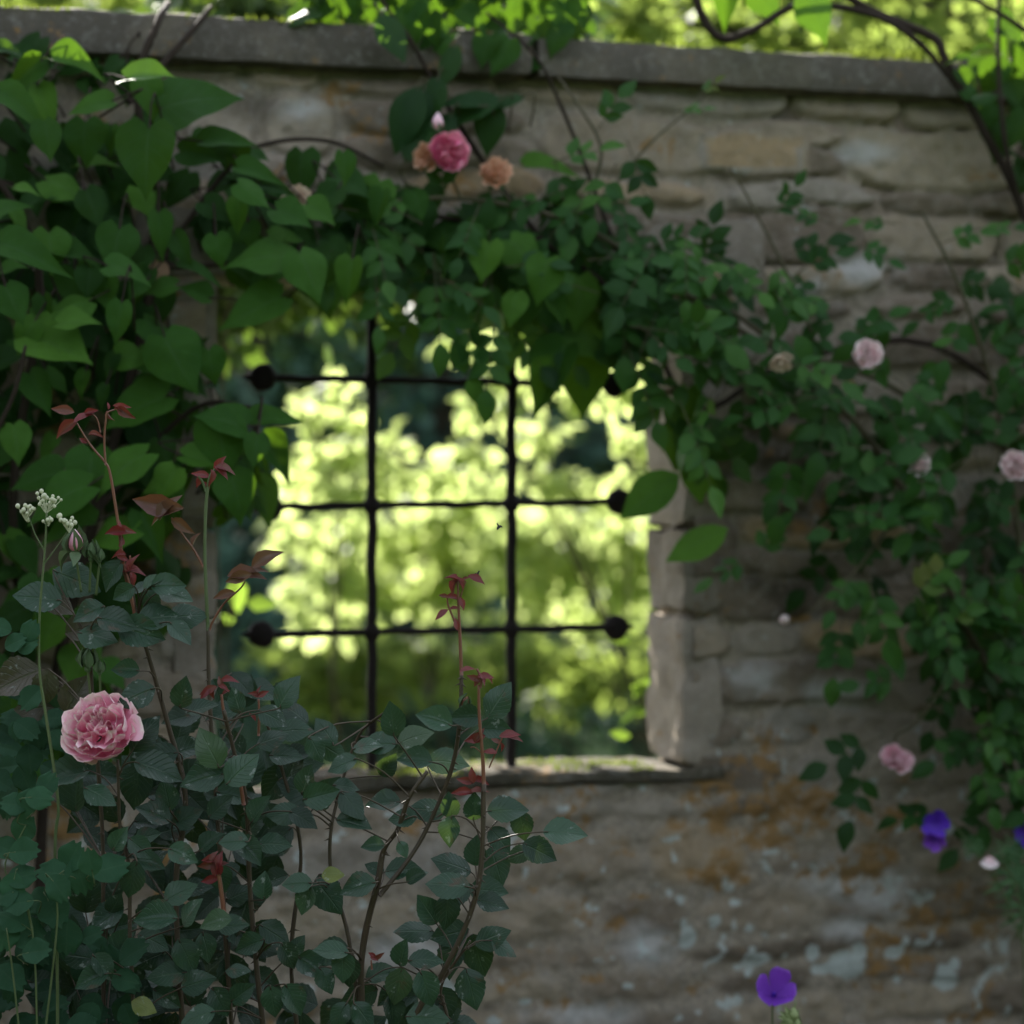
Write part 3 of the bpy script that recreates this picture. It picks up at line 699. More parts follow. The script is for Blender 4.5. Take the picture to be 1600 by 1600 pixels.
tree('overhanging_tree', 'tall yellow-green tree rising above the coping on the right', 'tree', (2.2, 8.0), bl(8.0, (950, 10, 60), (1010, 60, 60), (1090, 40, 70), (1170, 70, 60), (1250, 60, 70), (1330, 90, 60), (1420, 60, 70), (1500, 100, 60), (1580, 70, 70), (1650, 90, 70), (1050, -60, 70), (1180, -50, 80), (1320, -40, 80), (1460, -50, 80), (1600, -50, 80), (1000, 130, 50), (1150, 150, 60), (1300, 160, 60), (1450, 170, 60)), 170, .07, M['half'], 'sunlit trees beyond the wall', tr=.04, fz=2.35, every=4)
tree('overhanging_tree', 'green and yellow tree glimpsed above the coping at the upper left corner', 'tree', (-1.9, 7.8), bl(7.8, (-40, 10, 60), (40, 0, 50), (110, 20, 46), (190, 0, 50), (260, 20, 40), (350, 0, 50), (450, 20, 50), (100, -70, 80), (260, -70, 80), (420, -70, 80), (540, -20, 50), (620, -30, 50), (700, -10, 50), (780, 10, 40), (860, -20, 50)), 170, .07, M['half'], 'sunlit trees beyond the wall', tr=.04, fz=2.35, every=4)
tree('lit_sapling', 'yellow-green sapling close behind the right jamb low in the opening', 'sapling', (.44, 6.0), bl(6.0, (1000, 1060, 26), (1005, 1110, 26), (985, 1010, 16), (1000, 1150, 22)), 60, .06, M['mid'], 'saplings close behind the wall', tr=.008, clump=7, jit=.25)
tree('lit_sapling', 'yellow-green sapling close behind the left jamb of the opening', 'sapling', (-.66, 5.9), bl(5.9, (362, 900, 20), (350, 970, 18), (385, 985, 14), (352, 480, 14), (360, 940, 20)), 50, .07, M['mid'], 'saplings close behind the wall', tr=.008, clump=7, jit=.25)

sb = [(x+random.uniform(-25, 25), y+random.uniform(-15, 15), 95, 6.55+random.uniform(-.18, .18)) for y in (75, 165, 250, 330, 410) for x in range(205, 860, 82)]  # crown mostly hidden by the wall, shaped to block sun through the opening
sb += [(x, y, 80, 6.6) for y in (455, 500) for x in (200, 270, 330)]  # hidden rows added to keep sun off sill and jamb
sb += [(x, y, 60, 6.5) for x, y in ((300, 10), (400, 0), (480, 25), (560, 5), (640, 20), (720, 15), (800, 30), (860, 20), (620, -40), (760, -30), (900, 40))]
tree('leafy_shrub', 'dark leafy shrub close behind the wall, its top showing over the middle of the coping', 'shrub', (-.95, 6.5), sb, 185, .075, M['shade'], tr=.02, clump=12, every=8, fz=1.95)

def conifer(name, label, x, y, h, rad, n, group):
    t = empty(name, (x, y, -.03), label, 'conifer', group)
    tk = MB(); tube(tk, [(x, y, -.05), (x+.05, y, h*.5), (x, y, h)], .16, .02, sides=8); cr = MB()
    tiers = int(h/.33)
    for i in range(tiers):
        z = .25+(h-.3)*i/tiers; rr = rad*(1-.85*i/tiers)*random.uniform(.8, 1.15)
        for k in range(8):
            a = random.uniform(0, 6.283); L = rr*random.uniform(.75, 1.1)
            tip = Vector((x+math.cos(a)*L, y+math.sin(a)*L, z-.18*L))
            tube(tk, [(x, y, z+.1), Vector((x, y, z+.1)).lerp(tip, .5)+Vector((0, 0, .06)), tip], .018, .006, sides=6, n=2)
            m = int(n*L/rad)
            f = RNG.random(m)**.7
            P = np.array((x, y, z+.1))[None]*(1-f[:, None])+np.array(tip)[None]*f[:, None]+RNG.normal(size=(m, 3))*np.array([.10, .10, .07])
            D = np.array([math.cos(a), math.sin(a), -.5])+RNG.normal(size=(m, 3))*.5
            leaves(cr, 'bg', P, D, np.array([0, 0, 1])+RNG.normal(size=(m, 3))*.5, RNG.uniform(.10, .22, m), RNG.random(m))
    tk.build('trunk', M['trunk'], t); cr.build('crown', M['deep'], t)
conifer('dark_conifer', 'dark bluish conifer behind the upper left corner of the opening', -1.75, 17.0, 4.5, 1.5, 40, 'dark conifers beyond the wall')
conifer('dark_conifer', 'dark conifer standing between the two young trees behind the middle panes', -.55, 18.0, 4.5, 1.5, 40, 'dark conifers beyond the wall')
conifer('dark_conifer', 'dark conifer left of the opening, behind the yellow-green treetops', -3.3, 19.6, 4.9, 1.6, 36, 'dark conifers beyond the wall')
conifer('dark_conifer', 'dark conifer behind the right panes, mostly hidden by the leafy tree', 1.0, 19.5, 4.2, 1.5, 36, 'dark conifers beyond the wall')
# far wood: reads as one mass
mb = MB(); n = 40000
X = RNG.uniform(-14, 14, n); Yd = 27+RNG.random(n)*3
top = 6.2+1.6*fbm(X*.5, X*0+2, 3, 5)+.8*fbm(X*1.7, X*0, 2, 9)
Z = RNG.random(n)**.8*top
leaves(mb, 'bg', np.stack([X, Yd, Z], -1), RNG.normal(size=(n, 3))+np.array([0, -.4, -.3]), np.array([0, -.5, .9])+RNG.normal(size=(n, 3))*.6, RNG.uniform(.25, .6, n), np.clip(fbm(X*.8, Z*.8, 3, 3)+RNG.normal(size=n)*.15, 0, 1))
n = 15000  # unseen ring of leaves behind the camera, added to cut low front sky
A = RNG.uniform(R(-205), R(25), n); Rr_ = 7.5+RNG.random(n)*1.8
top = 3.3+1.3*fbm(A*5, A*0+7, 3, 25)+.9*fbm(A*14, A*0, 2, 29)
Z = RNG.random(n)**.85*top
leaves(mb, 'bg', np.stack([np.cos(A)*Rr_, .6+np.sin(A)*Rr_, Z], -1), RNG.normal(size=(n, 3))+np.array([0, 0, -.3]), np.stack([-np.cos(A)*.5, -np.sin(A)*.5, A*0+.9], -1)+RNG.normal(size=(n, 3))*.6, RNG.uniform(.3, .6, n), RNG.random(n))
o = mb.build('far_wood_and_sky_blocker', M['mid']); o.data.materials.append(M['deep'])  # darker leaf for the added ring, to keep its green bounce down
mi = np.zeros(len(o.data.polygons), np.int32); mi[40000*6:] = 1; o.data.polygons.foreach_set('material_index', mi); tag(o, 'dim green mass of woodland behind the trees plus an unseen leaf ring added to block low sky', 'woodland', kind='stuff')

# ------------------------------------------------------------------ heart-leaved climber
def jn(a=.35): return Vector((random.gauss(0, a), -1+random.gauss(0, a*.6), 1.05+random.gauss(0, a)))
def heart_at(lists, p, ang, size, rnd, out=.25, n=None):
    """leaf centred near p, tip pointing that way on the picture"""
    d = idir(ang, out); d.normalize()
    lists[0].append(tuple(p-d*size*.42)); lists[1].append(tuple(d)); lists[2].append(tuple(n or jn())); lists[3].append(size); lists[4].append(rnd)
def px_off(px, py, off): return W(px, py, off)
climber = empty('heart_leaved_climber', (*W(60, 1000, .12)[:2], 0), 'dense climber with large heart-shaped leaves covering the left of the wall', 'climber')
LPOLY = [(-260, 60), (40, 75), (130, 85), (200, 115), (260, 175), (300, 215), (420, 235), (560, 265), (610, 330), (600, 430), (540, 470), (450, 480), (340, 425), (315, 520), (330, 625), (400, 660), (430, 760), (380, 830), (320, 800), (255, 830), (290, 900), (240, 1010), (220, 1150), (100, 1230), (-260, 1250)]
Ls = [[], [], [], [], []]
for x, y in sample_poly(LPOLY, 330):           # deep layer, tones darkened to stand in for shade between the leaves
    heart_at(Ls, W(x, y, random.uniform(.03, .14)), random.gauss(-75, 50), random.uniform(.05, .09), random.random()*.22)
for x, y in sample_poly(LPOLY, 190):
    heart_at(Ls, W(x, y, random.uniform(.16, .34)), random.gauss(-60, 55), random.uniform(.045, .085), .05+.75*random.random()**2)  # mostly dark tones, so that only a few leaves look lit
KEY = [(228, 245, 118, -95, .35), (40, 390, 120, -15, .5), (115, 398, 90, 0, .35), (345, 380, 0, 0, 0), (372, 335, 62, -92, .9), (410, 395, 112, 170, .6), (440, 365, 55, 5, .8), (400, 480, 120, 205, .55), (485, 425, 90, -60, .7), (545, 435, 80, -100, .85), (300, 150, 130, 20, .3), (145, 162, 76, 190, .75), (115, 97, 95, -8, .8), (230, 118, 90, 5, .8), (75, 215, 70, -75, .35),
       (195, 415, 70, 0, .5), (165, 455, 60, -85, .6), (105, 478, 90, 195, .7), (90, 540, 120, -20, .85), (40, 520, 60, -125, .7), (120, 500, 70, 10, .8), (215, 635, 120, 200, .55), (250, 520, 90, -40, .35), (275, 560, 110, -60, .55), (190, 725, 105, 205, .7), (320, 715, 90, -5, .7), (262, 755, 62, 240, .9), (350, 655, 85, 160, .5), (425, 650, 85, 10, .55), (430, 710, 90, -50, .3), (345, 690, 100, -80, .55), (400, 700, 60, -95, .4), (140, 740, 90, -95, .5), (95, 770, 110, 195, .6), (25, 690, 70, -80, .7), (370, 770, 80, -70, .35),
       (175, 830, 90, 185, .7), (110, 825, 100, 190, .55), (235, 830, 90, -60, .45), (60, 745, 90, -170, .4), (60, 930, 70, -90, .3), (500, 330, 60, -30, .6), (395, 300, 70, -30, .6), (455, 335, 70, -20, .55), (540, 260, 60, -80, .5), (350, 215, 90, 10, .45), (400, 265, 80, -10, .4), (30, 160, 100, -30, .45), (250, 445, 60, 180, .5), (185, 500, 70, -100, .5), (60, 610, 80, -60, .45), (20, 470, 70, -60, .4), (330, 570, 60, -80, .4)]
for px, py, sz, an, rr in KEY:
    if sz: 
        off = random.uniform(.30, .44); heart_at(Ls, W(px, py, off), an, sz*.88/F*4.6, rr*random.uniform(.7, 1), out=random.uniform(.1, .4), n=jn(.18))
mb = MB(); leaves(mb, 'heart', *Ls); fol = mb.build('foliage', M['heart'], climber)
mb = MB()
for pts, r in [([(60, 1700, .05), (70, 1200, .1), (150, 800, .12), (240, 420, .12), (215, 150, .16), (245, 40, .14), (262, 5, .02)], .012), ([(70, 1200, .1), (20, 800, .16), (60, 420, .2), (-60, 200, .2)], .010), ([(150, 800, .12), (300, 640, .2), (420, 640, .3)], .006), ([(240, 420, .12), (360, 260, .2), (430, 222, .16), (520, 222, .1), (600, 260, .1)], .006), ([(200, 160, .16), (290, 60, .12), (330, 10, .05)], .008), ([(-30, 720, .36), (20, 620, .4), (40, 540, .42)], .005), ([(240, 420, .12), (420, 410, .2), (560, 420, .2)], .006)]:
    P = [W(*p) for p in pts]
    if pts[0][1] == 1700: P[0].z = -.03
    tube(mb, P, r, r*.55, wob=.1)
# leaf stalks
P_, D_, S_ = np.array(Ls[0]), np.array(Ls[1]), np.array(Ls[3])
for i in range(0, len(P_), 2):
    p = Vector(P_[i]); tube(mb, [p, p-Vector(D_[i])*.05+Vector((0, .03, .02)), p+Vector((random.uniform(-.04, .04), .09, random.uniform(-.06, .04)))], .0016, .0022, sides=6, n=2)
mb.build('stem', M['bark'], climber)
mb = MB(); l2 = [[], [], [], [], []]
heart_at(l2, W(238, 428, .27), -110, .055, .8, n=Vector((.7, -1, .5)))
leaves(mb, 'heart', *l2); o = mb.build('dry_leaf', M['dead'], climber); o['label'] = 'pinkish brown dead leaf caught in the climber'

# vine over the top of the opening and down its right jamb
vine = empty('arching_vine', (*W(1700, 1000, .04)[:2], 0), 'heart-leaved vine hanging over the top of the opening and its right jamb', 'vine')
Ls = [[], [], [], [], []]
VPOLY = [(560, 300), (700, 320), (900, 350), (1000, 420), (1020, 480), (960, 520), (900, 500), (800, 490), (680, 480), (560, 460), (480, 470)]
for x, y in sample_poly(VPOLY, 75):
    heart_at(Ls, W(x, y, random.uniform(.02, .12)), random.gauss(-80, 50), random.uniform(.06, .11), random.random()*.4)
for x, y in sample_poly(VPOLY, 14):
    heart_at(Ls, W(x, y, random.uniform(.18, .30)), random.gauss(-70, 50), random.uniform(.055, .085), random.uniform(.2, .9))
for px, py, sz, an, rr in [(860, 585, 105, -120, .45), (915, 585, 95, -75, .55), (905, 470, 80, -90, .8), (930, 530, 90, -20, .6), (870, 510, 80, -60, .5), (1060, 700, 80, -80, .15), (1120, 690, 80, 190, .2), (1075, 640, 70, -90, .25), (855, 255, 75, 5, .8), (790, 565, 42, -90, .15), (965, 560, 60, -30, .2), (1010, 530, 70, -30, .2)]:
    heart_at(Ls, W(px, py, random.uniform(.10, .2)), an, sz*1.1/F*4.95, rr, out=random.uniform(.0, .3), n=jn(.2))
for x, y in sample_poly([(480, -60), (930, -60), (920, 70), (850, 110), (780, 90), (700, 75), (600, 45), (500, 35), (430, 10)], 120):
    heart_at(Ls, W(x, y, random.uniform(-.12, .12)), random.gauss(-80, 50), random.uniform(.045, .08), random.random()*.45)
mb = MB(); leaves(mb, 'heart', *Ls)
Ls = [[], [], [], [], []]
for px, py, sz, an, rr, of in [(1022, 768, 112, 215, .6, .2), (1088, 735, 90, -70, .4, .12), (1062, 690, 80, -100, .2, .1), (1095, 843, 108, 203, .9, .2), (1110, 700, 80, 200, .25, .1), (1120, 760, 60, -80, .3, .08), (1050, 650, 60, -60, .3, .15)]:
    heart_at(Ls, W(px, py, of), an, sz/F*4.95, rr, out=.1, n=jn(.25))
leaves(mb, 'climb', *Ls); mb.build('foliage', M['heart'], vine)
mb = MB()
for pts, r in [([(1720, 1700, .04), (1740, 900, .06), (1500, 560, .06), (1250, 560, .05), (1090, 640, .08), (1000, 500, .1), (850, 380, .1), (640, 330, .1), (480, 300, .16)], .008), ([(850, 380, .1), (760, 260, .1), (690, 150, .09), (640, 60, .12), (610, 20, .08), (560, -60, .0)], .006), ([(1000, 500, .1), (930, 300, .1), (870, 150, .1), (830, 80, .12), (760, 20, .05)], .005)]:
    P = [W(*p) for p in pts]
    if pts[0][1] == 1700: P[0].z = -.03
    tube(mb, P, r, r*.55, wob=.1)
mb.build('stem', M['bark'], vine)

# dark woody branch at the upper right
branch = empty('woody_climber', (*W(1640, 900, .1)[:2], 0), 'dark bare climber stems arching over the coping at the upper right corner', 'climber')
mb = MB()
def wt(pts, r0, r1, ground=False):
    P = [W(*p) for p in pts]
    if ground: P[0].z = -.03
    tube(mb, P, r0, r1, wob=.15)
wt([(1660, 1700, .06), (1660, 900, .1), (1640, 480, .12), (1590, 310, .14), (1535, 200, .16), (1480, 100, .18), (1462, 62, .18), (1405, 35, .18), (1340, 5, .18), (1290, -40, .18)], .011, .008, True)
wt([(1520, 170, .17), (1440, 70, .2), (1360, 22, .2), (1250, 8, .2), (1180, 45, .2), (1128, 60, .2), (1095, 20, .2), (1080, -40, .2)], .006, .009)
wt([(1590, 310, .14), (1570, 220, .2), (1560, 100, .2), (1562, -30, .2)], .006, .004)
wt([(1620, 60, .2), (1560, 20, .2), (1500, -10, .2)], .006, .004)
mb.build('stem', M['bark'], branch)
Ls = [[], [], [], [], []]
for px, py, sz, an, rr in [(1280, 22, 70, -60, 1), (1135, 8, 60, -100, .8), (1200, 0, 60, -50, .6), (1560, 70, 50, -40, .1), (1530, 75, 40, 180, .1), (1580, 40, 60, -30, .15), (1500, 90, 40, 170, .1), (1590, 90, 50, -90, .1), (1550, 120, 50, 250, .1), (1580, 140, 60, -60, .1), (1540, 180, 50, -50, .15), (1590, 200, 60, -120, .1), (1560, 215, 60, -70, .1), (1540, 150, 40, 20, .1)]:
    heart_at(Ls, W(px, py, random.uniform(.14, .24)), an, sz*1.1/F*4.95, rr, out=.1, n=jn(.2))
for x, y in sample_poly([(1490, 110), (1700, 60), (1700, 330), (1600, 300), (1540, 210)], 36):
    heart_at(Ls, W(x, y, random.uniform(.08, .22)), random.gauss(-80, 60), random.uniform(.04, .075), random.random()*.3)
mb = MB(); leaves(mb, 'heart', *Ls); mb.build('foliage', M['heart'], branch)

# ------------------------------------------------------------------ compound leaves
def compound(lists, stem_mb, p, d, n, ll, npairs=2, rnd=.5, stem_r=.0012, droop=.12):
    """rachis from p along d; pairs of leaflets and one at the tip"""
    d = Vector(d).normalized(); n = Vector(n); n = (n-d*n.dot(d)).normalized(); x = d.cross(n)
    L = ll*(.75+.62*npairs)
    pts = [p+d*L*t-Vector((0, 0, droop*L*t*t)) for t in (0, .35, .7, 1)]
    if stem_mb is not None: tube(stem_mb, pts, stem_r, stem_r*.6, sides=6, n=2)
    def at(t): return p+d*L*t-Vector((0, 0, droop*L*t*t))
    for k in range(npairs):
        t = .42+.50*k/max(npairs, 1)
        for sg in (-1, 1):
            dd = (d*random.uniform(.45, .75)+x*sg*random.uniform(.75, 1)+n*random.gauss(0, .18))
            lists[0].append(tuple(at(t))); lists[1].append(tuple(dd)); lists[2].append(tuple(n+Vector((random.gauss(0, .22), random.gauss(0, .2), random.gauss(0, .22))))); lists[3].append(ll*random.uniform(.72, .98)); lists[4].append(min(1, max(0, rnd+random.gauss(0, .12))))
    dd = d+n*random.gauss(0, .15)-Vector((0, 0, droop))
    lists[0].append(tuple(at(1))); lists[1].append(tuple(dd)); lists[2].append(tuple(n)); lists[3].append(ll*random.uniform(.95, 1.15)); lists[4].append(min(1, max(0, rnd+random.gauss(0, .12))))

# ------------------------------------------------------------------ flowers
def petal_sheet(mb, q, c, ang, r0, h0, rm, hm, r1, h1, half, nu=9, nv=8, roll=.12, ruf=.06, rnd=.5, seed=0.0, Rr=.05):
    """one cupped petal: profile base -> middle -> rim, swept over an angle, ruffled at the rim"""
    V = []; uv = []
    for i in range(nv):
        v = i/(nv-1)
        r = (1-v)**2*r0+2*v*(1-v)*rm+v*v*r1; h = (1-v)**2*h0+2*v*(1-v)*hm+v*v*h1
        if v > .8: r += roll*(v-.8)*2.2; h -= roll*(v-.8)*1.1
        wv = math.sin(min(1, v*1.15+.12)*math.pi*.5)
        for j in range(nu):
            u = 2*j/(nu-1)-1
            edge = 1-.10*abs(u)**3*v
            nz = mnoise.noise(Vector((u*1.6+seed*7.3, v*1.4, seed*3.1)))
            a = ang+half*u*wv
            rr = (r+ruf*nz*v*v*2.2)*1.0-.12*abs(u)**2*v*(r1-r0)*.5
            hh = h*edge+ruf*mnoise.noise(Vector((u*2.3, seed*5.7+v, 2.0)))*v*v*2.4
            V.append(tuple(Vector(c)+q @ (Vector((rr*math.cos(a), rr*math.sin(a), hh))*Rr))); uv.append((u*.5+.5, v))
    Fq = [(i*nu+j, i*nu+j+1, (i+1)*nu+j+1, (i+1)*nu+j) for i in range(nv-1) for j in range(nu-1)]
    mb.add(V, Fq, rnd, uv)
def ruffle(mb, q, c, ang, ra, rb, h0, h1, Rr, seed, rnd=.5, nu=10, nv=6, amp=.10):
    """an upright wavy fold running outward from the heart of a quartered rose"""
    V = []; uv = []
    for i in range(nv):
        v = i/(nv-1)
        for j in range(nu):
            u = j/(nu-1); r = ra+(rb-ra)*u
            off = amp*mnoise.noise(Vector((u*2.4+seed*4.1, seed*2.7, v*.6)))*2*(.3+v)+.10*(v-.5)*math.sin(seed*9)
            h = h0+(h1*(1-.45*(2*u-1)**4)-h0)*v+.05*mnoise.noise(Vector((u*4, seed*6.1, 9)))*v
            V.append(tuple(Vector(c)+q @ (Vector((r*math.cos(ang)-off*math.sin(ang), r*math.sin(ang)+off*math.cos(ang), h))*Rr))); uv.append((u, v))
    Fq = [(i*nu+j, i*nu+j+1, (i+1)*nu+j+1, (i+1)*nu+j) for i in range(nv-1) for j in range(nu-1)]
    mb.add(V, Fq, rnd, uv)
def sepals(mb, q, c, Rr, n=5, down=.75):
    for k in range(n):
        a = 2*math.pi*k/n+.3
        d = q @ Vector((math.cos(a), math.sin(a), -.5)); nn = q @ Vector((0, 0, 1))
        leaves(mb, 'lance', [tuple(Vector(c)+q @ Vector((0, 0, -down*Rr)))], [tuple(d)], [tuple(nn)], Rr*.95, .5)
    ball(mb, Vector(c)+q @ Vector((0, 0, -(down+.10)*Rr)), Rr*.24, (1, 1, 1.2), 8, 6, axis=q @ Vector((0, 0, 1)))
def bloom(parent, c, facing, Rr, mat, name='rose_bloom', full=True, label=None, seed=1):
    rs = random.Random(seed); q = Vector(facing).to_track_quat('Z', 'Y'); mb = MB()
    if full:
        for k in range(11):
            petal_sheet(mb, q, c, 2*math.pi*k/11+rs.uniform(-.15, .15), .15, -.72, .98, -.62, 1.0+rs.uniform(-.04, .06), .08+rs.uniform(-.08, .10), .60, roll=.18, ruf=.12, rnd=rs.random(), seed=seed+k*.71, Rr=Rr)
        for k in range(7):
            petal_sheet(mb, q, c, 2*math.pi*k/7+.3+rs.uniform(-.2, .2), .12, -.5, .88, -.35, .84+rs.uniform(-.05, .05), .32+rs.uniform(-.09, .09), .56, roll=.14, ruf=.15, rnd=rs.random(), seed=seed+9+k*.83, Rr=Rr)
        for k in range(6):
            petal_sheet(mb, q, c, 2*math.pi*k/6+rs.uniform(-.35, .35), .1, -.3, .76, -.05, .64+rs.uniform(-.10, .08), .45+rs.uniform(-.10, .10), .58, roll=.08, ruf=.18, rnd=rs.random(), seed=seed+19+k*.63, Rr=Rr)
        for g in range(5):                      # quartered heart
            a0 = 2*math.pi*g/5+.5
            for k in range(3):
                ruffle(mb, q, c, a0+(k-1)*.36+rs.uniform(-.09, .09), .06+.07*abs(k-1), .66+rs.uniform(-.14, .06), -.1, .56+rs.uniform(-.13, .10), Rr, seed+g*3.3+k*.9, rs.random(), amp=.22)
        for k in range(5):
            petal_sheet(mb, q, c, 2*math.pi*k/5+rs.uniform(-.4, .4), .03, -.1, .2, .1, .17, .46+rs.uniform(-.05, .05), .7, nu=7, nv=6, roll=0, ruf=.08, rnd=rs.random()*.5, seed=seed+40+k, Rr=Rr)
    else:
        for ring, (n, r1, h1, hf) in enumerate([(6, 1.0, .05, .62), (6, .75, .35, .6), (5, .5, .5, .62), (4, .25, .5, .7)]):
            for k in range(n):
                petal_sheet(mb, q, c, 2*math.pi*k/n+ring*.5+rs.uniform(-.3, .3), .1, -.55, r1*.95, -.35+ring*.12, r1*rs.uniform(.85, 1.12), h1+rs.uniform(-.15, .15), hf, nu=7, nv=6, roll=.15, ruf=.16, rnd=rs.random(), seed=seed+ring*7+k*.77, Rr=Rr)
    o = mb.build(name, mat, parent)
    if label: o['label'] = label
    ms = MB(); sepals(ms, q, c, Rr); ms.build('sepals', M['sepal'], o)
    return o
def bud(parent, c, axis, r, mat, rnd=.5, tip=1.0, name='rose_bud', label=None, open_=0.0):
    mb = MB(); ax = Vector(axis).normalized()
    ball(mb, c, r, (1, 1, 1.35), 12, 12, axis=ax, prof=lambda t: math.sin(math.pi*min(1, t**.85))**.8*(1-.35*t))
    o = mb.build(name, mat, parent)
    if label: o['label'] = label
    mb = MB()
    ball(mb, Vector(c)-ax*r*1.4, r*.5, (1, 1, 1), 10, 6, axis=ax)
    q = ax.to_track_quat('Z', 'Y')
    for k in range(5):
        a = 2*math.pi*k/5; b = q @ Vector((math.cos(a), math.sin(a), 0))
        base = Vector(c)-ax*r*1.2
        d = (b*.9-ax*.35) if (open_ and k % 2 == 0) else (ax*1.6+b*.2)
        leaves(mb, 'lance', [tuple(base+b*r*.8)], [tuple(d)], [tuple(b)], r*(2.3+rng01()*.9)*tip, .5)
    mb.build('sepals', M['sepal'], o)
    return o
def rng01(): return random.random()

# ------------------------------------------------------------------ climbing rose with small pale blooms
def climbing_rose(name, label, base_px, stems, polys, counts, offr, blooms, ll=(.043, .062), seed=3, extra=None, dens=None, single=None):
    random.seed(seed)
    r = empty(name, (*W(base_px, 900, .1)[:2], 0), label, 'climbing rose', 'climbing roses on the wall')
    sm = MB(); Ls = [[], [], [], [], []]
    for i, (pts, r0, r1) in enumerate(stems):
        P = [W(*p) for p in pts]
        if pts[0][1] >= 1650: P[0].z = -.03
        tube(sm, P, r0, r1, wob=.08)
    for poly, cnt, tone in zip(polys, counts, (.35, .5, .6, .6, .6, .6)):
        for x, y in sample_poly(poly, cnt, dens):
            off = random.uniform(*offr); a = random.gauss(-60, 70)
            d = idir(a, random.uniform(-.1, .5)); n = Vector((random.gauss(0, .35), -.9+random.gauss(0, .3), .75+random.gauss(0, .3)))
            f = (off-offr[0])/(offr[1]-offr[0])
            compound(Ls, sm, W(x, y, off), d, n, random.uniform(*ll), random.choice((2, 2, 3)), rnd=tone*.4+f*.45+random.gauss(0, .12))
    for (x, y, a, l, off, tone) in (extra or []):
        compound(Ls, sm, W(x, y, off), idir(a, .15), jn(.2), l, 2, rnd=tone)
    for (x, y, l, a, tone) in (single or []):
        d = idir(a, .15).normalized(); p = W(x, y, .15)-d*l/F*2.5
        Ls[0].append(tuple(p)); Ls[1].append(tuple(d)); Ls[2].append(tuple(jn(.2))); Ls[3].append(l/F*5); Ls[4].append(tone)
        tube(sm, [p+d*.01, p-d*.02, p+Vector((.01, .06, -.05))], .0014, .0018, n=2)
    sm.build('stem', M['climb_stem'], r)
    mb = MB(); leaves(mb, 'climb', *Ls); mb.build('foliage', M['climb'], r)
    return r
RP = [[(1010, 330), (1060, 340), (1110, 330), (1160, 310), (1200, 390), (1280, 430), (1330, 470), (1400, 430), (1500, 400), (1720, 340), (1720, 1300), (1600, 1290), (1530, 1200), (1480, 1070), (1400, 1030), (1370, 960), (1260, 950), (1255, 890), (1290, 800), (1260, 720), (1190, 640), (1060, 650), (1000, 600), (960, 560), (980, 480)],
      [(1400, 960), (1700, 800), (1700, 1420), (1610, 1300), (1560, 1220), (1500, 1110), (1420, 1060)]]
def hole(x, y):
    d = .55+.9*float(fbm(np.array(x*.012), np.array(y*.012), 3, 15)-.35)
    for hx, hy, hr in ((1340, 540, 40), (1150, 500, 30), (1480, 640, 40), (1590, 540, 50), (1240, 470, 30), (1580, 900, 60)):
        if (x-hx)**2+(y-hy)**2 < hr*hr: d *= .25
    return d
crose = climbing_rose('climbing_rose', 'climbing rose with small pale blush blooms over the right half of the wall', 1700,
    [([(1700, 1700, .1), (1640, 1250, .14), (1520, 1000, .2), (1420, 780, .2), (1300, 620, .2), (1120, 470, .16), (980, 420, .14)], .010, .004),
     ([(1640, 1250, .14), (1600, 900, .2), (1560, 640, .2), (1500, 450, .22), (1440, 330, .2)], .008, .003), ([(1420, 780, .2), (1330, 900, .24), (1260, 960, .26)], .004, .002),
     ([(1300, 620, .2), (1250, 470, .2), (1180, 330, .18), (1140, 260, .18)], .004, .002), ([(1520, 1000, .2), (1440, 1120, .22), (1400, 1150, .22), (1404, 1172, .22)], .004, .002)],
    RP, (225, 55), (.06, .34), None, seed=5, dens=hole,
    extra=[(1300, 350, 160, .04, .2, .6), (1330, 380, -20, .038, .2, .5), (1210, 340, 60, .04, .2, .4), (1470, 380, 20, .04, .25, .7), (1520, 360, 10, .04, .25, .8), (1380, 1150, 200, .06, .2, .15), (1360, 1180, 250, .06, .2, .15), (1180, 880, 60, .045, .2, .6), (1180, 870, 200, .045, .2, .6), (1400, 350, 170, .035, .2, .7), (1560, 1260, 220, .055, .2, .1), (1480, 1270, 180, .05, .2, .1)])
def pb(px, py, off): return W(px, py, off)
bloom(crose, pb(1356, 552, .34), (-.1, -1, .25), .026, M['blush'], full=True, seed=31)
bloom(crose, pb(1220, 566, .34), (.1, -.55, -.9), .023, M['spent'], full=False, seed=32, label='fading cream bloom hanging its head')
bloom(crose, pb(1435, 726, .34), (-.2, -1, .3), .020, M['blush'], full=True, seed=33)
bloom(crose, pb(1586, 727, .36), (-.2, -1, .1), .026, M['blush'], full=True, seed=34)
bloom(crose, pb(1394, 1181, .26), (-.3, -1, .3), .021, M['blush_pink'], full=True, seed=35)
bloom(crose, pb(1411, 1190, .27), (.4, -1, 0), .020, M['blush_pink'], full=True, seed=36)
bud(crose, pb(1226, 968, .12), (0, -1, .2), .012, M['blush'], tip=.5, label='small white bud against the wall')
bud(crose, pb(1197, 525, .3), (0, 0, 1), .006, M['sepal']); 
o = None
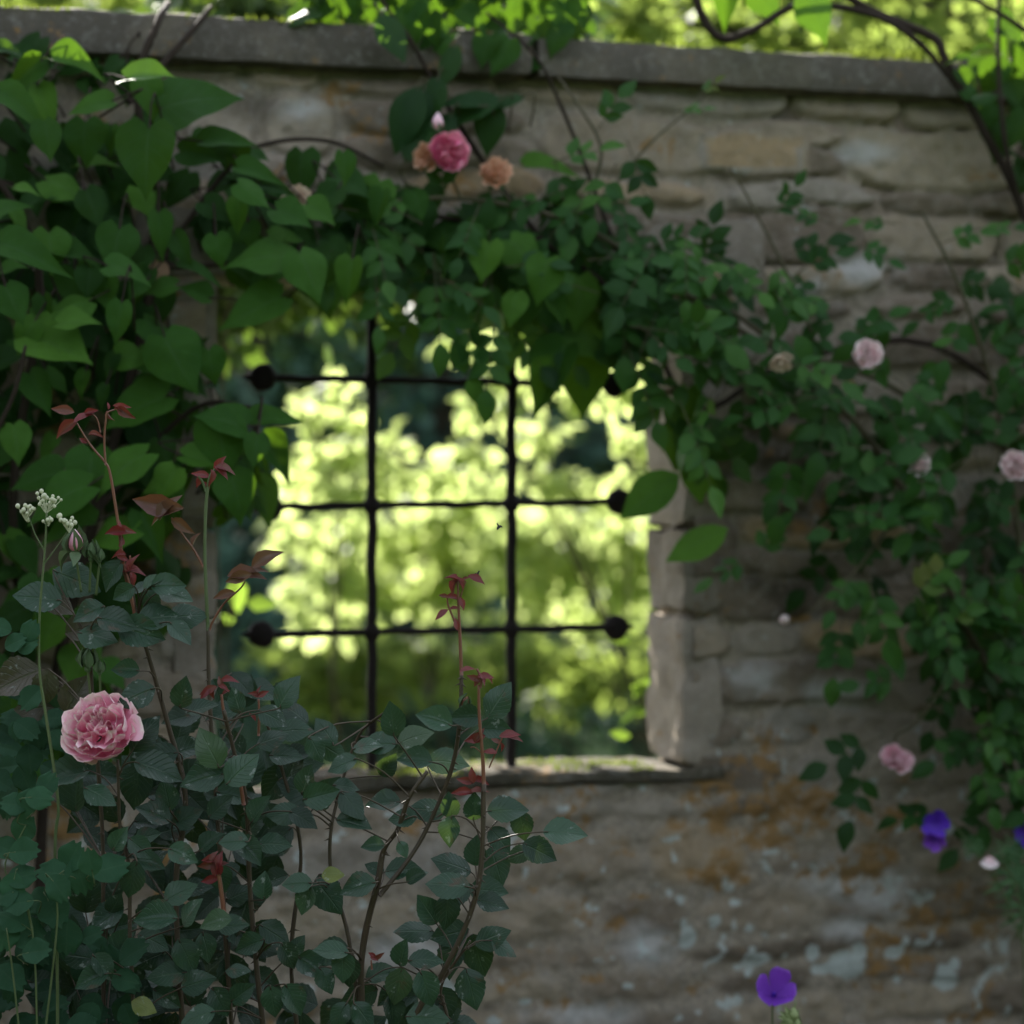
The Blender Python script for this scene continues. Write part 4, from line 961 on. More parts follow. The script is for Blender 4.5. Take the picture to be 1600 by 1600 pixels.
# second climbing rose over the top of the opening, pink blooms
RP2 = [[(430, 330), (560, 340), (640, 310), (720, 320), (800, 300), (880, 270), (960, 300), (1000, 350), (1070, 370), (1110, 440), (1040, 560), (960, 560), (860, 500), (780, 490), (700, 510), (620, 480), (560, 440), (470, 400)],
       [(850, 230), (930, 190), (985, 250), (1000, 330), (900, 330)]]
prose = climbing_rose('climbing_rose', 'climbing rose with crimson-pink and peach blooms above the barred opening', 1715,
    [([(1730, 1700, .06), (1720, 900, .08), (1420, 620, .1), (1200, 540, .12), (1060, 450, .16), (900, 350, .18), (720, 310, .18), (560, 320, .2), (470, 320, .22)], .008, .003), ([(900, 350, .18), (940, 240, .18), (900, 160, .16), (872, 120, .14)], .004, .002), ([(960, 290, .18), (1020, 220, .18), (1080, 170, .16), (1115, 135, .16)], .003, .0015), ([(720, 310, .18), (700, 260, .2), (684, 200, .2)], .003, .002), ([(800, 320, .18), (775, 280, .2)], .003, .002)],
    RP2, (56, 7), (.06, .26), None, seed=8,
    single=[(632, 182, 105, 245, .05), (676, 155, 75, 255, .05), (735, 172, 105, 200, .1), (765, 195, 85, 265, .08), (785, 155, 70, 190, .1), (700, 100, 70, 250, .05), (655, 215, 85, 60, .05), (615, 55, 85, -60, .05), (690, 205, 70, 240, .02), (720, 160, 70, 170, .1), (650, 175, 80, 250, .02)],
    extra=[(1050, 175, 10, .03, .17, .9), (1090, 150, 40, .022, .16, 1), (660, 350, 150, .05, .24, .7), (640, 290, 200, .05, .22, .5), (560, 330, 170, .05, .25, .8), (520, 390, 200, .045, .25, .7), (930, 210, 60, .045, .2, .4), (870, 300, 200, .05, .22, .5), (860, 255, 20, .05, .2, .9), (980, 220, -70, .05, .2, .1)])
bloom(prose, pb(703, 236, .26), (.4, -1, .2), .034, M['hot_rose'], full=True, seed=51, label='crimson-pink rose in full bloom')
bloom(prose, pb(664, 246, .22), (-.5, -1, -.1), .026, M['peach'], full=False, seed=52, label='withered brownish bloom beside the pink one')
bloom(prose, pb(774, 268, .24), (-.1, -1, .5), .030, M['peach'], full=False, seed=53, label='peach coloured faded bloom')
bloom(prose, pb(466, 310, .30), (-.1, -1, .2), .024, M['spent'], full=False, seed=54, label='dry beige spent bloom')
bloom(prose, pb(1112, 432, .26), (-.3, -.8, .3), .022, M['spent'], full=False, seed=55, label='pale spent bloom above the right corner of the opening')
bud(prose, pb(684, 189, .24), (0, -.2, 1), .012, M['blush_pink'], tip=.5, label='round pink bud')

# ------------------------------------------------------------------ foreground rose bush
random.seed(101)
FY = 3.6
bush = empty('rose_bush', (*B(430, 800, FY)[:2], 0), 'dark bluish-leaved rose bush in front of the wall with one large pink bloom', 'rose bush')
base = Vector(bush.location)
def C7(x, y): return (x/2.909, y/2.909+1050)
def C8(x, y): return (x/2.909+500, y/2.909+1050)
def C4(x, y): return (x/2.909, y/2.909+500)
CANES = {   # name: (points (px,py,depth), r0, r1)
 'a': ([(560, 1720, 3.62), (565, 1500, 3.62), (590, 1380, 3.6), (600, 1328, 3.6), (622, 1295, 3.58), (640, 1245, 3.56), (668, 1205, 3.56)], .0068, .0032),
 'b': ([(593, 1400, 3.6), (641, 1339, 3.62), (672, 1284, 3.63), (706, 1200, 3.62), (719, 1120, 3.6), (721, 1050, 3.6)], .0042, .0034),
 'c': ([(640, 1720, 3.58), (650, 1590, 3.58), (692, 1520, 3.57), (734, 1430, 3.56), (752, 1350, 3.56), (756, 1225, 3.56)], .0058, .0042),
 'd': ([(560, 1720, 3.64), (548, 1487, 3.64), (520, 1377, 3.65), (516, 1310, 3.65), (530, 1240, 3.66), (560, 1150, 3.66), (605, 1110, 3.62)], .0046, .0022),
 'e': ([(230, 1740, 3.60), (205, 1500, 3.60), (202, 1360, 3.6), (188, 1295, 3.59), (184, 1187, 3.58)], .0046, .0028),
 'f': ([(420, 1740, 3.66), (400, 1500, 3.66), (390, 1380, 3.66), (385, 1256, 3.64), (367, 1180, 3.62), (350, 1110, 3.6)], .0058, .0032),
 'g': ([(300, 1740, 3.68), (275, 1400, 3.68), (290, 1250, 3.68), (262, 1130, 3.68), (225, 1000, 3.66), (213, 960, 3.66)], .0060, .0036),
 'h': ([(370, 1720, 3.72), (345, 1350, 3.70), (328, 1100, 3.70), (325, 980, 3.70)], .0052, .0036),
 'i': ([(470, 1740, 3.70), (455, 1500, 3.70), (470, 1330, 3.7), (440, 1200, 3.7), (410, 1110, 3.68)], .0050, .0026),
 'j': ([(180, 1740, 3.66), (160, 1300, 3.66), (145, 1100, 3.66), (139, 980, 3.64)], .0044, .0034),
 'k': ([(700, 1740, 3.62), (700, 1600, 3.62), (690, 1540, 3.62), (735, 1470, 3.6)], .004, .002),
}
cane_paths = {}
cane_mb = {k: MB() for k in CANES}; cane_lv = {k: [[], [], [], [], []] for k in CANES}
for k, (pts, r0, r1) in CANES.items():
    P = [B(*p) for p in pts]
    if pts[0][1] >= 1700: P = [base+Vector(((P[0].x-base.x)*.35, (P[0].y-base.y)*.6, -.02))]+P
    cane_paths[k] = tube(cane_mb[k], P, r0*.82, r1*.85, sides=8 if False else 6, n=8, wob=.12)
    # thorns
    for q in range(14):
        i = random.randrange(len(cane_paths[k])//3, len(cane_paths[k])-1); p = cane_paths[k][i]; d = Vector((random.uniform(-1, 1), random.uniform(-1, .2), -.25)).normalized()
        ball(cane_mb[k], p+d*(r0*.8+.003), .0045, (.35, .35, 1), 6, 4, axis=d, prof=lambda t: 1-t)
def nearest(p, dmax=9):
    best = None
    for k, pp in cane_paths.items():
        for i in range(len(pp)//4, len(pp)):
            d = (pp[i]-p).length
            if best is None or d < best[0]: best = (d, k, i)
    return best
def leaflet(px, py, ln, ang, rnd, Y=None, n=None, stalk=True, out=None):
    Y = Y or FY+random.uniform(-.10, .08)
    d = idir(ang, random.uniform(-.05, .35) if out is None else out).normalized(); size = ln/F*Y
    c = B(px, py, Y); p = c-d*size*.5
    n = n or Vector((random.gauss(0, .25), -1, .75+random.gauss(0, .25)))
    dist, k, i = nearest(p)
    l = cane_lv[k]
    l[0].append(tuple(p)); l[1].append(tuple(d)); l[2].append(tuple(n)); l[3].append(size); l[4].append(rnd)
    if stalk and dist < .14:
        # stalk climbs off the cane a little below the leaf
        j = max(len(cane_paths[k])//4, i-2); a = cane_paths[k][j]
        tube(cane_mb[k], [a, a.lerp(p, .55)+Vector((0, 0, .004))-d*.004, p, p+d*size*.12], .0013, .0008, sides=6, n=3)
L7 = [(300, 470, 215, 190), (455, 555, 170, -20), (730, 375, 160, 185), (720, 440, 235, -15), (650, 275, 200, 60), (955, 350, 200, 115), (920, 480, 225, 190), (1100, 440, 200, 45), (1235, 300, 155, 25), (1300, 380, 160, 0), (1000, 610, 150, 45), (1460, 560, 175, 15), (1390, 490, 150, 75), (1440, 350, 135, -60), (1300, 90, 175, 65), (830, 95, 150, 80), (615, 105, 190, 200), (680, 870, 150, -10), (600, 945, 175, -105), (1130, 815, 170, -40), (1245, 775, 155, 8), (960, 770, 140, 40), (1060, 770, 140, 180), (670, 745, 130, 20), (705, 1120, 210, 180), (870, 1090, 165, 60), (820, 1000, 170, 30), (560, 1230, 170, 60), (415, 1400, 165, 200), (850, 1290, 175, -60), (760, 1370, 180, 180), (900, 1410, 170, 20), (940, 1250, 140, -70), (1250, 1190, 165, -30), (1310, 1290, 140, -60), (1490, 1270, 195, 190), (1420, 1340, 175, -30), (1240, 1500, 150, -80), (1335, 1490, 165, -60), (1350, 1240, 105, 60), (1560, 1340, 150, -90), (1200, 970, 130, 90), (1390, 1040, 135, -110), (1350, 960, 140, 180), (1490, 1000, 180, -60), (1080, 1350, 120, 10), (520, 1060, 120, 60), (480, 1120, 190, 210), (555, 1150, 150, 20), (700, 640, 170, 150), (850, 660, 160, 30), (1060, 560, 160, -10), (1180, 620, 150, 60), (1290, 640, 160, 180), (1380, 660, 150, -20), (760, 560, 150, 100), (640, 800, 140, -40), (830, 830, 150, -20), (1080, 130, 130, 100), (920, 160, 150, 20), (1240, 200, 150, -20), (1340, 260, 160, 10), (540, 760, 130, 60), (1010, 940, 140, -70), (1060, 1150, 150, 10), (980, 1140, 150, 190), (1130, 1240, 150, 200), (700, 1220, 160, -20), (1000, 1500, 150, -60), (900, 1560, 160, 190), (1100, 1460, 140, 40), (680, 1300, 160, 200), (760, 1480, 150, -30), (350, 1290, 160, 170), (470, 1340, 150, -50), (560, 1320, 150, 20)]
L8 = [(330, 215, 170, 95), (425, 290, 170, 28), (265, 325, 165, 180), (805, 128, 195, 62), (800, 258, 150, 0), (520, 215, 175, 160), (660, 205, 150, 180), (310, 425, 125, 55), (430, 400, 165, 172), (575, 400, 195, 5), (30, 550, 185, 60), (30, 270, 150, 120), (120, 515, 120, 0), (285, 590, 165, 178), (150, 600, 165, -45), (155, 685, 170, -8), (375, 660, 135, 180), (490, 620, 175, 168), (592, 610, 125, 95), (700, 612, 135, 88), (855, 625, 195, 5), (590, 725, 145, -100), (920, 700, 145, -80), (1115, 728, 205, 0), (1000, 815, 175, -25), (820, 760, 145, -45), (240, 790, 110, 180), (380, 805, 85, -60), (375, 895, 175, 12), (250, 890, 95, 150), (605, 870, 195, 152), (710, 810, 145, 88), (805, 880, 185, -70), (170, 975, 175, 192), (40, 1020, 195, -50), (580, 960, 205, 170), (610, 1010, 175, -150), (765, 990, 185, 0), (490, 1080, 165, 120), (580, 1090, 165, -90), (785, 1050, 155, -10), (430, 1170, 185, 170), (590, 1190, 185, 190), (600, 1300, 195, -110), (720, 1290, 205, -75), (780, 1200, 175, 28), (840, 1250, 135, -25), (50, 1265, 165, 170), (375, 1275, 135, 80), (480, 1300, 165, 10), (130, 1360, 155, -90), (30, 1400, 135, -60), (280, 1370, 155, 20), (355, 1430, 175, -100), (485, 1440, 175, -70), (180, 1475, 175, 200), (690, 1440, 195, -72), (90, 1560, 135, -120), (490, 1570, 205, 0), (640, 1500, 0, 0), (900, 830, 120, 200), (440, 930, 110, 30), (200, 1560, 150, -50), (330, 1540, 150, -80), (560, 1580, 140, 20), (100, 420, 150, 200), (210, 330, 140, 20), (60, 360, 140, -30)]
L4 = [(170, 1260, 225, 170), (345, 1180, 235, -20), (510, 1160, 165, 235), (700, 1195, 120, 35), (765, 1205, 160, 5), (800, 1250, 170, -10), (530, 1370, 190, -10), (640, 1420, 220, -12), (720, 1350, 200, 10), (850, 1340, 190, 10), (820, 1420, 150, -40), (400, 1330, 160, 200), (440, 1430, 190, -5), (570, 1590, 130, 175), (640, 1210, 90, 40), (560, 1240, 120, -150), (690, 1280, 120, -60)]
for cv, LL in ((C7, L7), (C8, L8), (C4, L4)):
    for x, y, ln, an in LL:
        if not ln: continue
        px, py = cv(x, y)
        Yd = None if cv is not C4 else FY+random.uniform(-.02, .10)
        leaflet(px, py, ln*1.0/2.909, an, min(.95, max(0, random.gauss(.5, .22))), Y=Yd)
# leaves deeper in the bush
for x, y in sample_poly([(90, 1230), (250, 1150), (330, 1060), (440, 1060), (500, 1160), (450, 1290), (420, 1400), (480, 1500), (560, 1640), (60, 1640), (60, 1450), (170, 1360)], 190):
    leaflet(x, y, random.uniform(46, 76), random.uniform(-180, 180), random.random()*.3, Y=FY+random.uniform(.08, .32), stalk=random.random() < .5)
for x, y in sample_poly([(560, 1540), (700, 1560), (760, 1640), (540, 1640)], 22):
    leaflet(x, y, random.uniform(44, 66), random.uniform(-180, 180), random.random()*.5, Y=FY+random.uniform(.0, .2))
# greyish and reddish older leaves behind the bud stems at left
old = MB(); lo = [[], [], [], [], []]
for px, py, ln, an in [(22, 1062, 90, -160), (70, 1075, 60, -100), (55, 1105, 70, 180), (120, 1085, 70, 60), (60, 1115, 55, 20), (90, 940, 60, -20), (130, 980, 60, 20), (105, 1235, 60, 10)]:
    d = idir(an, .1).normalized(); s_ = ln/F*3.75; c = B(px, py, 3.72+random.uniform(-.03, .05))
    lo[0].append(tuple(c-d*s_*.5)); lo[1].append(tuple(d)); lo[2].append((random.gauss(0, .2), -1, .5)); lo[3].append(s_); lo[4].append(1.0)
    dist, k, i = nearest(c-d*s_*.5)
    if dist < .25: tube(cane_mb[k], [cane_paths[k][max(i-3, 0)], cane_paths[k][max(i-3, 0)].lerp(c-d*s_*.5, .6)+Vector((0, 0, .006)), c-d*s_*.5], .0015, .001, n=3)
leaves(old, 'bush', *lo); o = old.build('old_leaves', M['bush'], bush); o['label'] = 'older reddish leaves at the left edge of the bush'
for k in CANES:
    c = cane_mb[k].build('cane', M['cane'], bush)
    if cane_lv[k][0]:
        mb = MB(); leaves(mb, 'bush', *cane_lv[k]); mb.build('foliage', M['bush'], c)
# the yellowing leaf and two chewed ones
M['yellowing'] = leaf_mat('yellowing_leaf', [(0, (.20, .22, .03)), (1, (.13, .16, .03))], trans=.2, blem=.42, under=(.2, .2, .06))
for (x, y, ln, an) in (C7(655, 1520)+(42, -20), C8(60, 922)+(36, 5)):
    mb = MB(); d = idir(an, .1); s_ = ln/F*FY
    leaves(mb, 'bush', [tuple(B(x, y, FY-.05)-d*s_*.5)], [tuple(d)], [(0, -1, .5)], s_, .7)
    o = mb.build('yellow_leaf', M['yellowing'], bush); o['label'] = 'leaf turning yellow'

# red young shoots
def shoot(stem_pts, r0, r1, leafs, mat='red', smat='red_stem', Yl=None):
    mb = MB()
    for pts in stem_pts:
        tube(mb, [B(*p) for p in pts], r0, r1, sides=6, n=6, wob=.08); r0, r1 = r0*.6, r1*.8
    so = mb.build('young_shoot', M[smat], bush)
    ml = MB(); l = [[], [], [], [], []]
    Y = stem_pts[0][-1][2]
    for px, py, ln, an in leafs:
        d = idir(an, random.uniform(-.1, .3)).normalized(); s_ = ln/F*Y; c = B(px, py, Y+random.uniform(-.012, .008))
        l[0].append(tuple(c-d*s_*.5)); l[1].append(tuple(d)); l[2].append((random.gauss(0, .5), -.8, .6+random.gauss(0, .3))); l[3].append(s_); l[4].append(random.random())
    leaves(ml, 'lance', *l); ml.build('leaves', M[mat], so)
    return so
shoot([[(213, 960, 3.66), (204, 930, 3.66), (192, 878, 3.65), (187, 835, 3.65), (182, 800, 3.65), (172, 740, 3.65), (164, 722, 3.65), (150, 706, 3.65), (137, 689, 3.65), (120, 661, 3.65)], [(165, 727, 3.65), (163, 690, 3.65), (165, 660, 3.65), (168, 645, 3.65), (180, 640, 3.65)], [(157, 676, 3.65), (152, 655, 3.65), (143, 646, 3.65)]], .0030, .0012,
      [(98, 641, 36, 170), (103, 668, 40, 215), (130, 652, 34, 30), (150, 679, 24, 5), (130, 688, 16, 150), (142, 643, 22, 20), (191, 636, 26, 20), (195, 645, 32, -35), (189, 640, 28, -25), (170, 650, 18, -75), (169, 634, 12, 90)])
shoot([[(192, 878, 3.64), (200, 905, 3.64), (206, 935, 3.64), (212, 975, 3.64)], [(203, 900, 3.64), (204, 880, 3.64), (203, 868, 3.64)]], .0022, .002, [(185, 866, 24, 175), (193, 873, 22, -20), (205, 880, 30, 80), (208, 892, 40, 0), (200, 890, 26, 185), (192, 830, 40, 5), (180, 830, 34, 178), (186, 822, 18, 80), (207, 905, 24, -70), (190, 845, 20, 60)])
shoot([[(325, 985, 3.70), (322, 920, 3.70), (320, 861, 3.70), (321, 810, 3.70), (323, 775, 3.70), (328, 745, 3.70), (336, 733, 3.70)], [(322, 768, 3.7), (316, 752, 3.7), (310, 744, 3.7)]], .0031, .0020, [(314, 742, 30, 165), (310, 752, 22, -100), (343, 724, 30, 55), (352, 733, 34, -10), (347, 738, 30, -40), (330, 746, 26, -85), (322, 758, 18, 120)], smat='green_stem')
shoot([[(318, 886, 3.70), (302, 858, 3.70), (285, 835, 3.70), (268, 809, 3.69)]], .0019, .0013, [(242, 788, 76, 172), (258, 800, 60, 190), (284, 822, 40, -30), (305, 842, 26, 70), (262, 792, 50, 60)], mat='bronze')
shoot([[(327, 985, 3.70), (333, 970, 3.70), (350, 943, 3.70), (375, 920, 3.69), (383, 908, 3.69)]], .0019, .0011, [(416, 872, 54, 32), (385, 898, 60, 5), (372, 903, 44, 195), (350, 930, 36, 190), (400, 892, 40, 10)], mat='bronze')
shoot([[(721, 1055, 3.6), (719, 1000, 3.6), (717, 960, 3.6), (716, 930, 3.6), (715, 908, 3.6)], [(716, 983, 3.6), (708, 965, 3.6), (700, 945, 3.6), (699, 932, 3.6)], [(718, 940, 3.6), (722, 925, 3.6), (728, 908, 3.6)]], .0030, .0014, [(708, 917, 30, 235), (707, 902, 22, 150), (745, 905, 30, -22), (718, 907, 22, 10), (709, 934, 26, 5), (693, 931, 16, 165), (711, 951, 22, 10), (690, 960, 26, 215), (722, 943, 22, -70), (713, 975, 20, 100), (728, 904, 14, 40), (721, 912, 20, -60)])
shoot([[(756, 1228, 3.56), (754, 1180, 3.56), (749, 1120, 3.56), (748, 1070, 3.56)], [(751, 1075, 3.56), (752, 1060, 3.56), (745, 1045, 3.56)], [(764, 1200, 3.56), (775, 1175, 3.56), (785, 1152, 3.56)], [(754, 1178, 3.56), (742, 1168, 3.56), (735, 1168, 3.56)]], .0032, .0020, [(731, 1046, 26, 15), (740, 1060, 24, 150), (759, 1057, 28, 0), (754, 1062, 24, -60), (745, 1064, 20, -110), (765, 1061, 18, -40), (801, 1152, 36, -10), (797, 1148, 34, 10), (742, 1154, 34, 195), (748, 1150, 26, 60), (784, 1168, 16, -80), (775, 1158, 18, 150), (738, 1211, 26, 100), (727, 1220, 28, 165), (751, 1221, 30, 0), (722, 1238, 34, 175), (748, 1236, 34, 10), (765, 1175, 24, 170)])
shoot([[(381, 1258, 3.62), (374, 1215, 3.62), (362, 1160, 3.62), (350, 1115, 3.62), (346, 1085, 3.62)]], .0030, .0020, [(325, 1079, 30, 205), (320, 1084, 22, 230), (331, 1082, 22, -90), (358, 1063, 30, 8), (344, 1066, 20, 105), (350, 1075, 20, -20), (352, 1082, 16, 200)])
shoot([[(404, 1150, 3.64), (405, 1115, 3.64), (404, 1092, 3.64)]], .0022, .0016, [(398, 1085, 20, 150), (411, 1084, 20, 30), (404, 1080, 18, 90), (395, 1120, 16, 120)])
shoot([[(350, 1425, 3.56), (346, 1395, 3.56), (341, 1360, 3.56), (338, 1345, 3.56)]], .0034, .0026, [(325, 1350, 36, 200), (330, 1343, 34, 175), (343, 1343, 30, 80), (336, 1358, 30, -100), (328, 1375, 30, 190), (342, 1360, 26, -80), (348, 1350, 20, 20), (334, 1338, 24, 60)])
shoot([[(581, 1515, 3.55), (580, 1500, 3.55)]], .0016, .0012, [(590, 1494, 24, 20), (582, 1492, 16, 150), (585, 1498, 14, -20)])
# small things on the canes
bud(bush, B(727, 1096, 3.59), (.4, -.2, .9), .0062, M['red_stem'], name='rose_hip', label='round reddish swelling on the tall shoot')
# buds
for (px, py, bx, by, r, op) in [(118, 845, 127, 925, .0125, 1), (142, 860, 140, 925, .0085, 0), (156, 868, 150, 930, .0055, 0), (137, 1029, 141, 1085, .0105, 0), (156, 1042, 157, 1090, .0065, 0)]:
    c = B(px, py, 3.63)
    b = bud(bush, c, (random.uniform(-.05, .05), -.1, 1), r, M['rose'] if op else M['sepal'], open_=op, label='opening pink bud in a cluster of green ones' if op else None)
    mb = MB()
    if op:
        q = Vector((0, -.15, 1)).to_track_quat('Z', 'Y')
        for k in range(5):
            a = 2*math.pi*k/5
            leaves(mb, 'lance', [tuple(c+q @ Vector((math.cos(a)*r*.6, math.sin(a)*r*.6, -r*1.1)))], [tuple(q @ Vector((math.cos(a)*.25, math.sin(a)*.25, 1)) if k not in (0, 3) else Vector((-.9 if k == 3 else .9, -.2, -.35 if k == 0 else -.9)))], [tuple(q @ Vector((math.cos(a), math.sin(a), 0)))], r*2.5, .5)
        ball(mb, c-Vector((0, 0, r*1.55)), r*.6, (1, 1, 1), 10, 6)
    bb = B(bx, by, 3.64)
    tube(mb, [c-Vector((0, 0, r*1.5)), (c-Vector((0, 0, r*1.5))).lerp(bb, .5), bb], .0017, .0019)
    mb.build('bud_stalk', M['green_stem'], b)
# the big pink bloom
RC = B(156, 1137, 3.56)
big = bloom(bush, RC, (-.10, -1, .55), .0475, M['rose'], full=True, seed=77)
mb = MB(); q = Vector((-.10, -1, .30)).to_track_quat('Z', 'Y')
d = Vector((1, -.12, .38)); leaves(mb, 'pet', [tuple(B(186, 1150, 3.565))], [tuple(d)], [(-.2, -1, .3)], .040, .2)
mb.build('outer_petal', M['rose'], big); mb = MB()
d = Vector((-.4, -.2, -1)); leaves(mb, 'pet', [tuple(B(148, 1166, 3.57))], [tuple(d)], [(.0, -1, -.1)], .026, .3)
mb.build('outer_petal', M['rose'], big)

# ------------------------------------------------------------------ meadow rue at lower left
random.seed(202)
rue = empty('meadow_rue', (*B(40, 800, 3.52)[:2], 0), 'meadow rue with scalloped bluish leaflets and sprays of tiny cream buds at the lower left', 'meadow rue')
sm = MB(); Ls = [[], [], [], [], []]
rb = Vector(rue.location)
def rpt(p): return B(*p)
main = [rb+Vector((.01, 0, -.03)), B(88, 1700, 3.55), B(86, 1335, 3.55), B(91, 1256, 3.55), B(72, 1119, 3.55), B(62, 1050, 3.55), B(62, 960, 3.55), B(70, 861, 3.55), B(73, 800, 3.55)]
tube(sm, main, .0028, .0014)
for pts in ([(70, 861), (55, 835), (45, 806)], [(68, 882), (85, 860), (104, 832)], [(73, 800), (66, 790), (62, 786)], [(73, 800), (80, 785), (84, 782)], [(60, 1010), (40, 1010), (25, 1005)]):
    tube(sm, [B(x, y, 3.55) for x, y in pts], .0011, .0007)
side = [(-10, 1390), (40, 1340), (120, 1375), (200, 1340)]
for pts in ([(60, 1700), (50, 1450), (8, 1360), (30, 1310), (40, 1290)], [(60, 1700), (90, 1430), (70, 1390), (100, 1360)], [(50, 1450), (40, 1410), (20, 1400)], [(40, 1700), (20, 1520), (10, 1450)]):
    tube(sm, [B(x, y, 3.5) for x, y in pts], .0016, .0009)
for (x, y, ln, an) in [(110, 705, 125, 75), (20, 800, 110, 160), (115, 815, 125, 5), (330, 835, 130, 60), (500, 885, 150, 20), (370, 930, 150, -70), (235, 910, 130, 170), (270, 985, 120, -50), (175, 1040, 130, 200), (245, 1090, 145, -60), (100, 925, 120, 20), (55, 985, 120, -100), (55, 1120, 130, 150), (130, 1190, 150, -20), (20, 1190, 140, -110), (20, 1015, 110, -160), (410, 860, 110, 100), (80, 1050, 120, 190), (170, 1270, 120, 10), (120, 590, 110, 60), (180, 570, 110, 0), (60, 600, 110, 170), (210, 510, 110, 60)]:
    px, py = C7(x, y); Y = 3.5+random.uniform(-.03, .04); d = idir(an, random.uniform(.0, .3)).normalized(); s_ = ln/2.909/F*Y*1.05; c = B(px, py, Y)
    Ls[0].append(tuple(c-d*s_*.5)); Ls[1].append(tuple(d)); Ls[2].append((random.gauss(0, .15), -1, .65+random.gauss(0, .15))); Ls[3].append(s_); Ls[4].append(random.uniform(.5, 1))
for x, y in sample_poly([(-80, 1050), (110, 1060), (130, 1160), (60, 1250), (-80, 1260)], 46):
    Y = random.uniform(3.68, 3.95); d = idir(random.gauss(-60, 70), .2)
    Ls[0].append(tuple(B(x, y, Y))); Ls[1].append(tuple(d)); Ls[2].append((random.gauss(0, .3), -1, .8)); Ls[3].append(random.uniform(.025, .04)); Ls[4].append(random.random()*.6)
for x, y in sample_poly([(-80, 1380), (60, 1440), (200, 1440), (200, 1660), (-80, 1660)], 110):
    Y = random.uniform(3.52, 3.8); d = idir(random.gauss(-60, 80), .2)
    Ls[0].append(tuple(B(x, y, Y))); Ls[1].append(tuple(d)); Ls[2].append((random.gauss(0, .3), -1, .8)); Ls[3].append(random.uniform(.03, .045)); Ls[4].append(random.random()*.5)
for x, y in ((15, 985), (40, 1000), (10, 1010), (30, 1015)):
    Ls[0].append(tuple(B(x, y, 3.55))); Ls[1].append(tuple(idir(random.uniform(0, 180), .2))); Ls[2].append((0, -1, .6)); Ls[3].append(.03); Ls[4].append(.6)
# stalks to the leaflets
for p, d in zip(Ls[0][:23], Ls[1][:23]):
    p = Vector(p); tube(sm, [p+Vector(d)*.006, p-Vector(d)*.012+Vector((0, .004, -.004)), p+Vector((random.uniform(-.01, .01), .035, -.022))], .0007, .0008, n=3)
sm.build('stem', M['green_stem'], rue)
mb = MB(); leaves(mb, 'rue', *Ls); mb.build('foliage', M['rue'], rue)
for (cx, cy, rx, ry, n) in [(72, 783, 18, 14, 22), (40, 798, 12, 10, 14), (108, 818, 11, 9, 14), (76, 812, 7, 5, 5), (94, 806, 4, 3, 3)]:
    mb = MB(); ms = MB()
    for k in range(n):
        x = cx+random.gauss(0, rx*.5); y = cy+random.gauss(0, ry*.5); c = B(x, y, 3.55+random.uniform(-.012, .012))
        ball(mb, c, random.uniform(.0020, .0036), (1, 1, 1.1), 8, 6, lump=.1)
        a = B(cx, cy+ry+5, 3.55); tube(mb, [a, a.lerp(c, .6)+Vector((0, 0, -.001)), c], .0005, .0005, sides=6, n=2)
    mb.build('bud_spray', M['tiny_bud'], rue)

# ------------------------------------------------------------------ cranesbills
def cranesbill_bloom(parent, c, facing, Rr, mat, label=None, seed=0, side=1.0):
    rs = random.Random(seed); q = Vector(facing).to_track_quat('Z', 'Y'); mb = MB()
    for k in range(5):
        a = 2*math.pi*k/5+rs.uniform(-.1, .1); d = q @ Vector((math.cos(a), math.sin(a), .25*side+rs.uniform(-.1, .15))); n = q @ Vector((-.3*math.cos(a), -.3*math.sin(a), 1))
        leaves(mb, 'petn', [tuple(c)], [tuple(d)], [tuple(n)], Rr*rs.uniform(.85, 1.12), rs.random())
    o = mb.build('bloom', mat, parent)
    if label: o['label'] = label
    ms = MB(); ball(ms, Vector(c)+q @ Vector((0, 0, Rr*.12)), Rr*.09, (1, 1, 2.2), 8, 6, axis=q @ Vector((0, 0, 1))); ms.build('stamens', M['bluev'], o)
    return o
random.seed(303)
def cut_leaf(l, c, n, size, lobes=9):
    for k in range(lobes):
        a = R(-150+300*k/(lobes-1))+math.pi/2
        d = Vector((math.cos(a), -.15, math.sin(a)))
        l[0].append(tuple(c)); l[1].append(tuple(d)); l[2].append(tuple(n)); l[3].append(size*random.uniform(.75, 1)); l[4].append(random.random())
        for sg in (-.5, .5):
            d2 = Vector((math.cos(a+sg), -.15, math.sin(a+sg))); l[0].append(tuple(Vector(c)+d.normalized()*size*.4)); l[1].append(tuple(d2)); l[2].append(tuple(n)); l[3].append(size*.45); l[4].append(random.random())
YG = 4.25
g1 = empty('cranesbill', (*B(1225, 800, YG)[:2], 0), 'violet cranesbill flower with a green seed pod beside it at the foot of the wall', 'cranesbill', 'cranesbills at the foot of the wall')
mb = MB(); tube(mb, [Vector(g1.location)+Vector((0, 0, -.02)), B(1212, 1700, YG), B(1207, 1600, YG), B(1208, 1556, YG)], .0022, .0014)
tube(mb, [Vector(g1.location)+Vector((.01, 0, -.02)), B(1262, 1720, YG-.05), B(1255, 1620, YG-.05), B(1246, 1578, YG-.05)], .002, .0012)
mb.build('stem', M['green_stem'], g1)
cranesbill_bloom(g1, B(1208, 1556, YG), (.12, -.8, .55), .043, M['violet'], seed=4, side=1.8)
mb = MB()
for (px, py, r) in ((1240, 1585, .0085), (1234, 1596, .007), (1245, 1599, .007)):
    ball(mb, B(px, py, YG-.05), r, (1, 1, 1.4), 8, 8, prof=lambda t: math.sin(math.pi*t**.8)**.8); tube(mb, [B(px, py, YG-.05), B(px+2, py-10, YG-.05), B(px+4, py-24, YG-.05)], r*.35, .0004)
for a in (170, 200, 150, 120, 230):
    leaves(mb, 'lance', [tuple(B(1238, 1592, YG-.05))], [tuple(idir(a, .2))], [(0, -1, .3)], .024, .7)
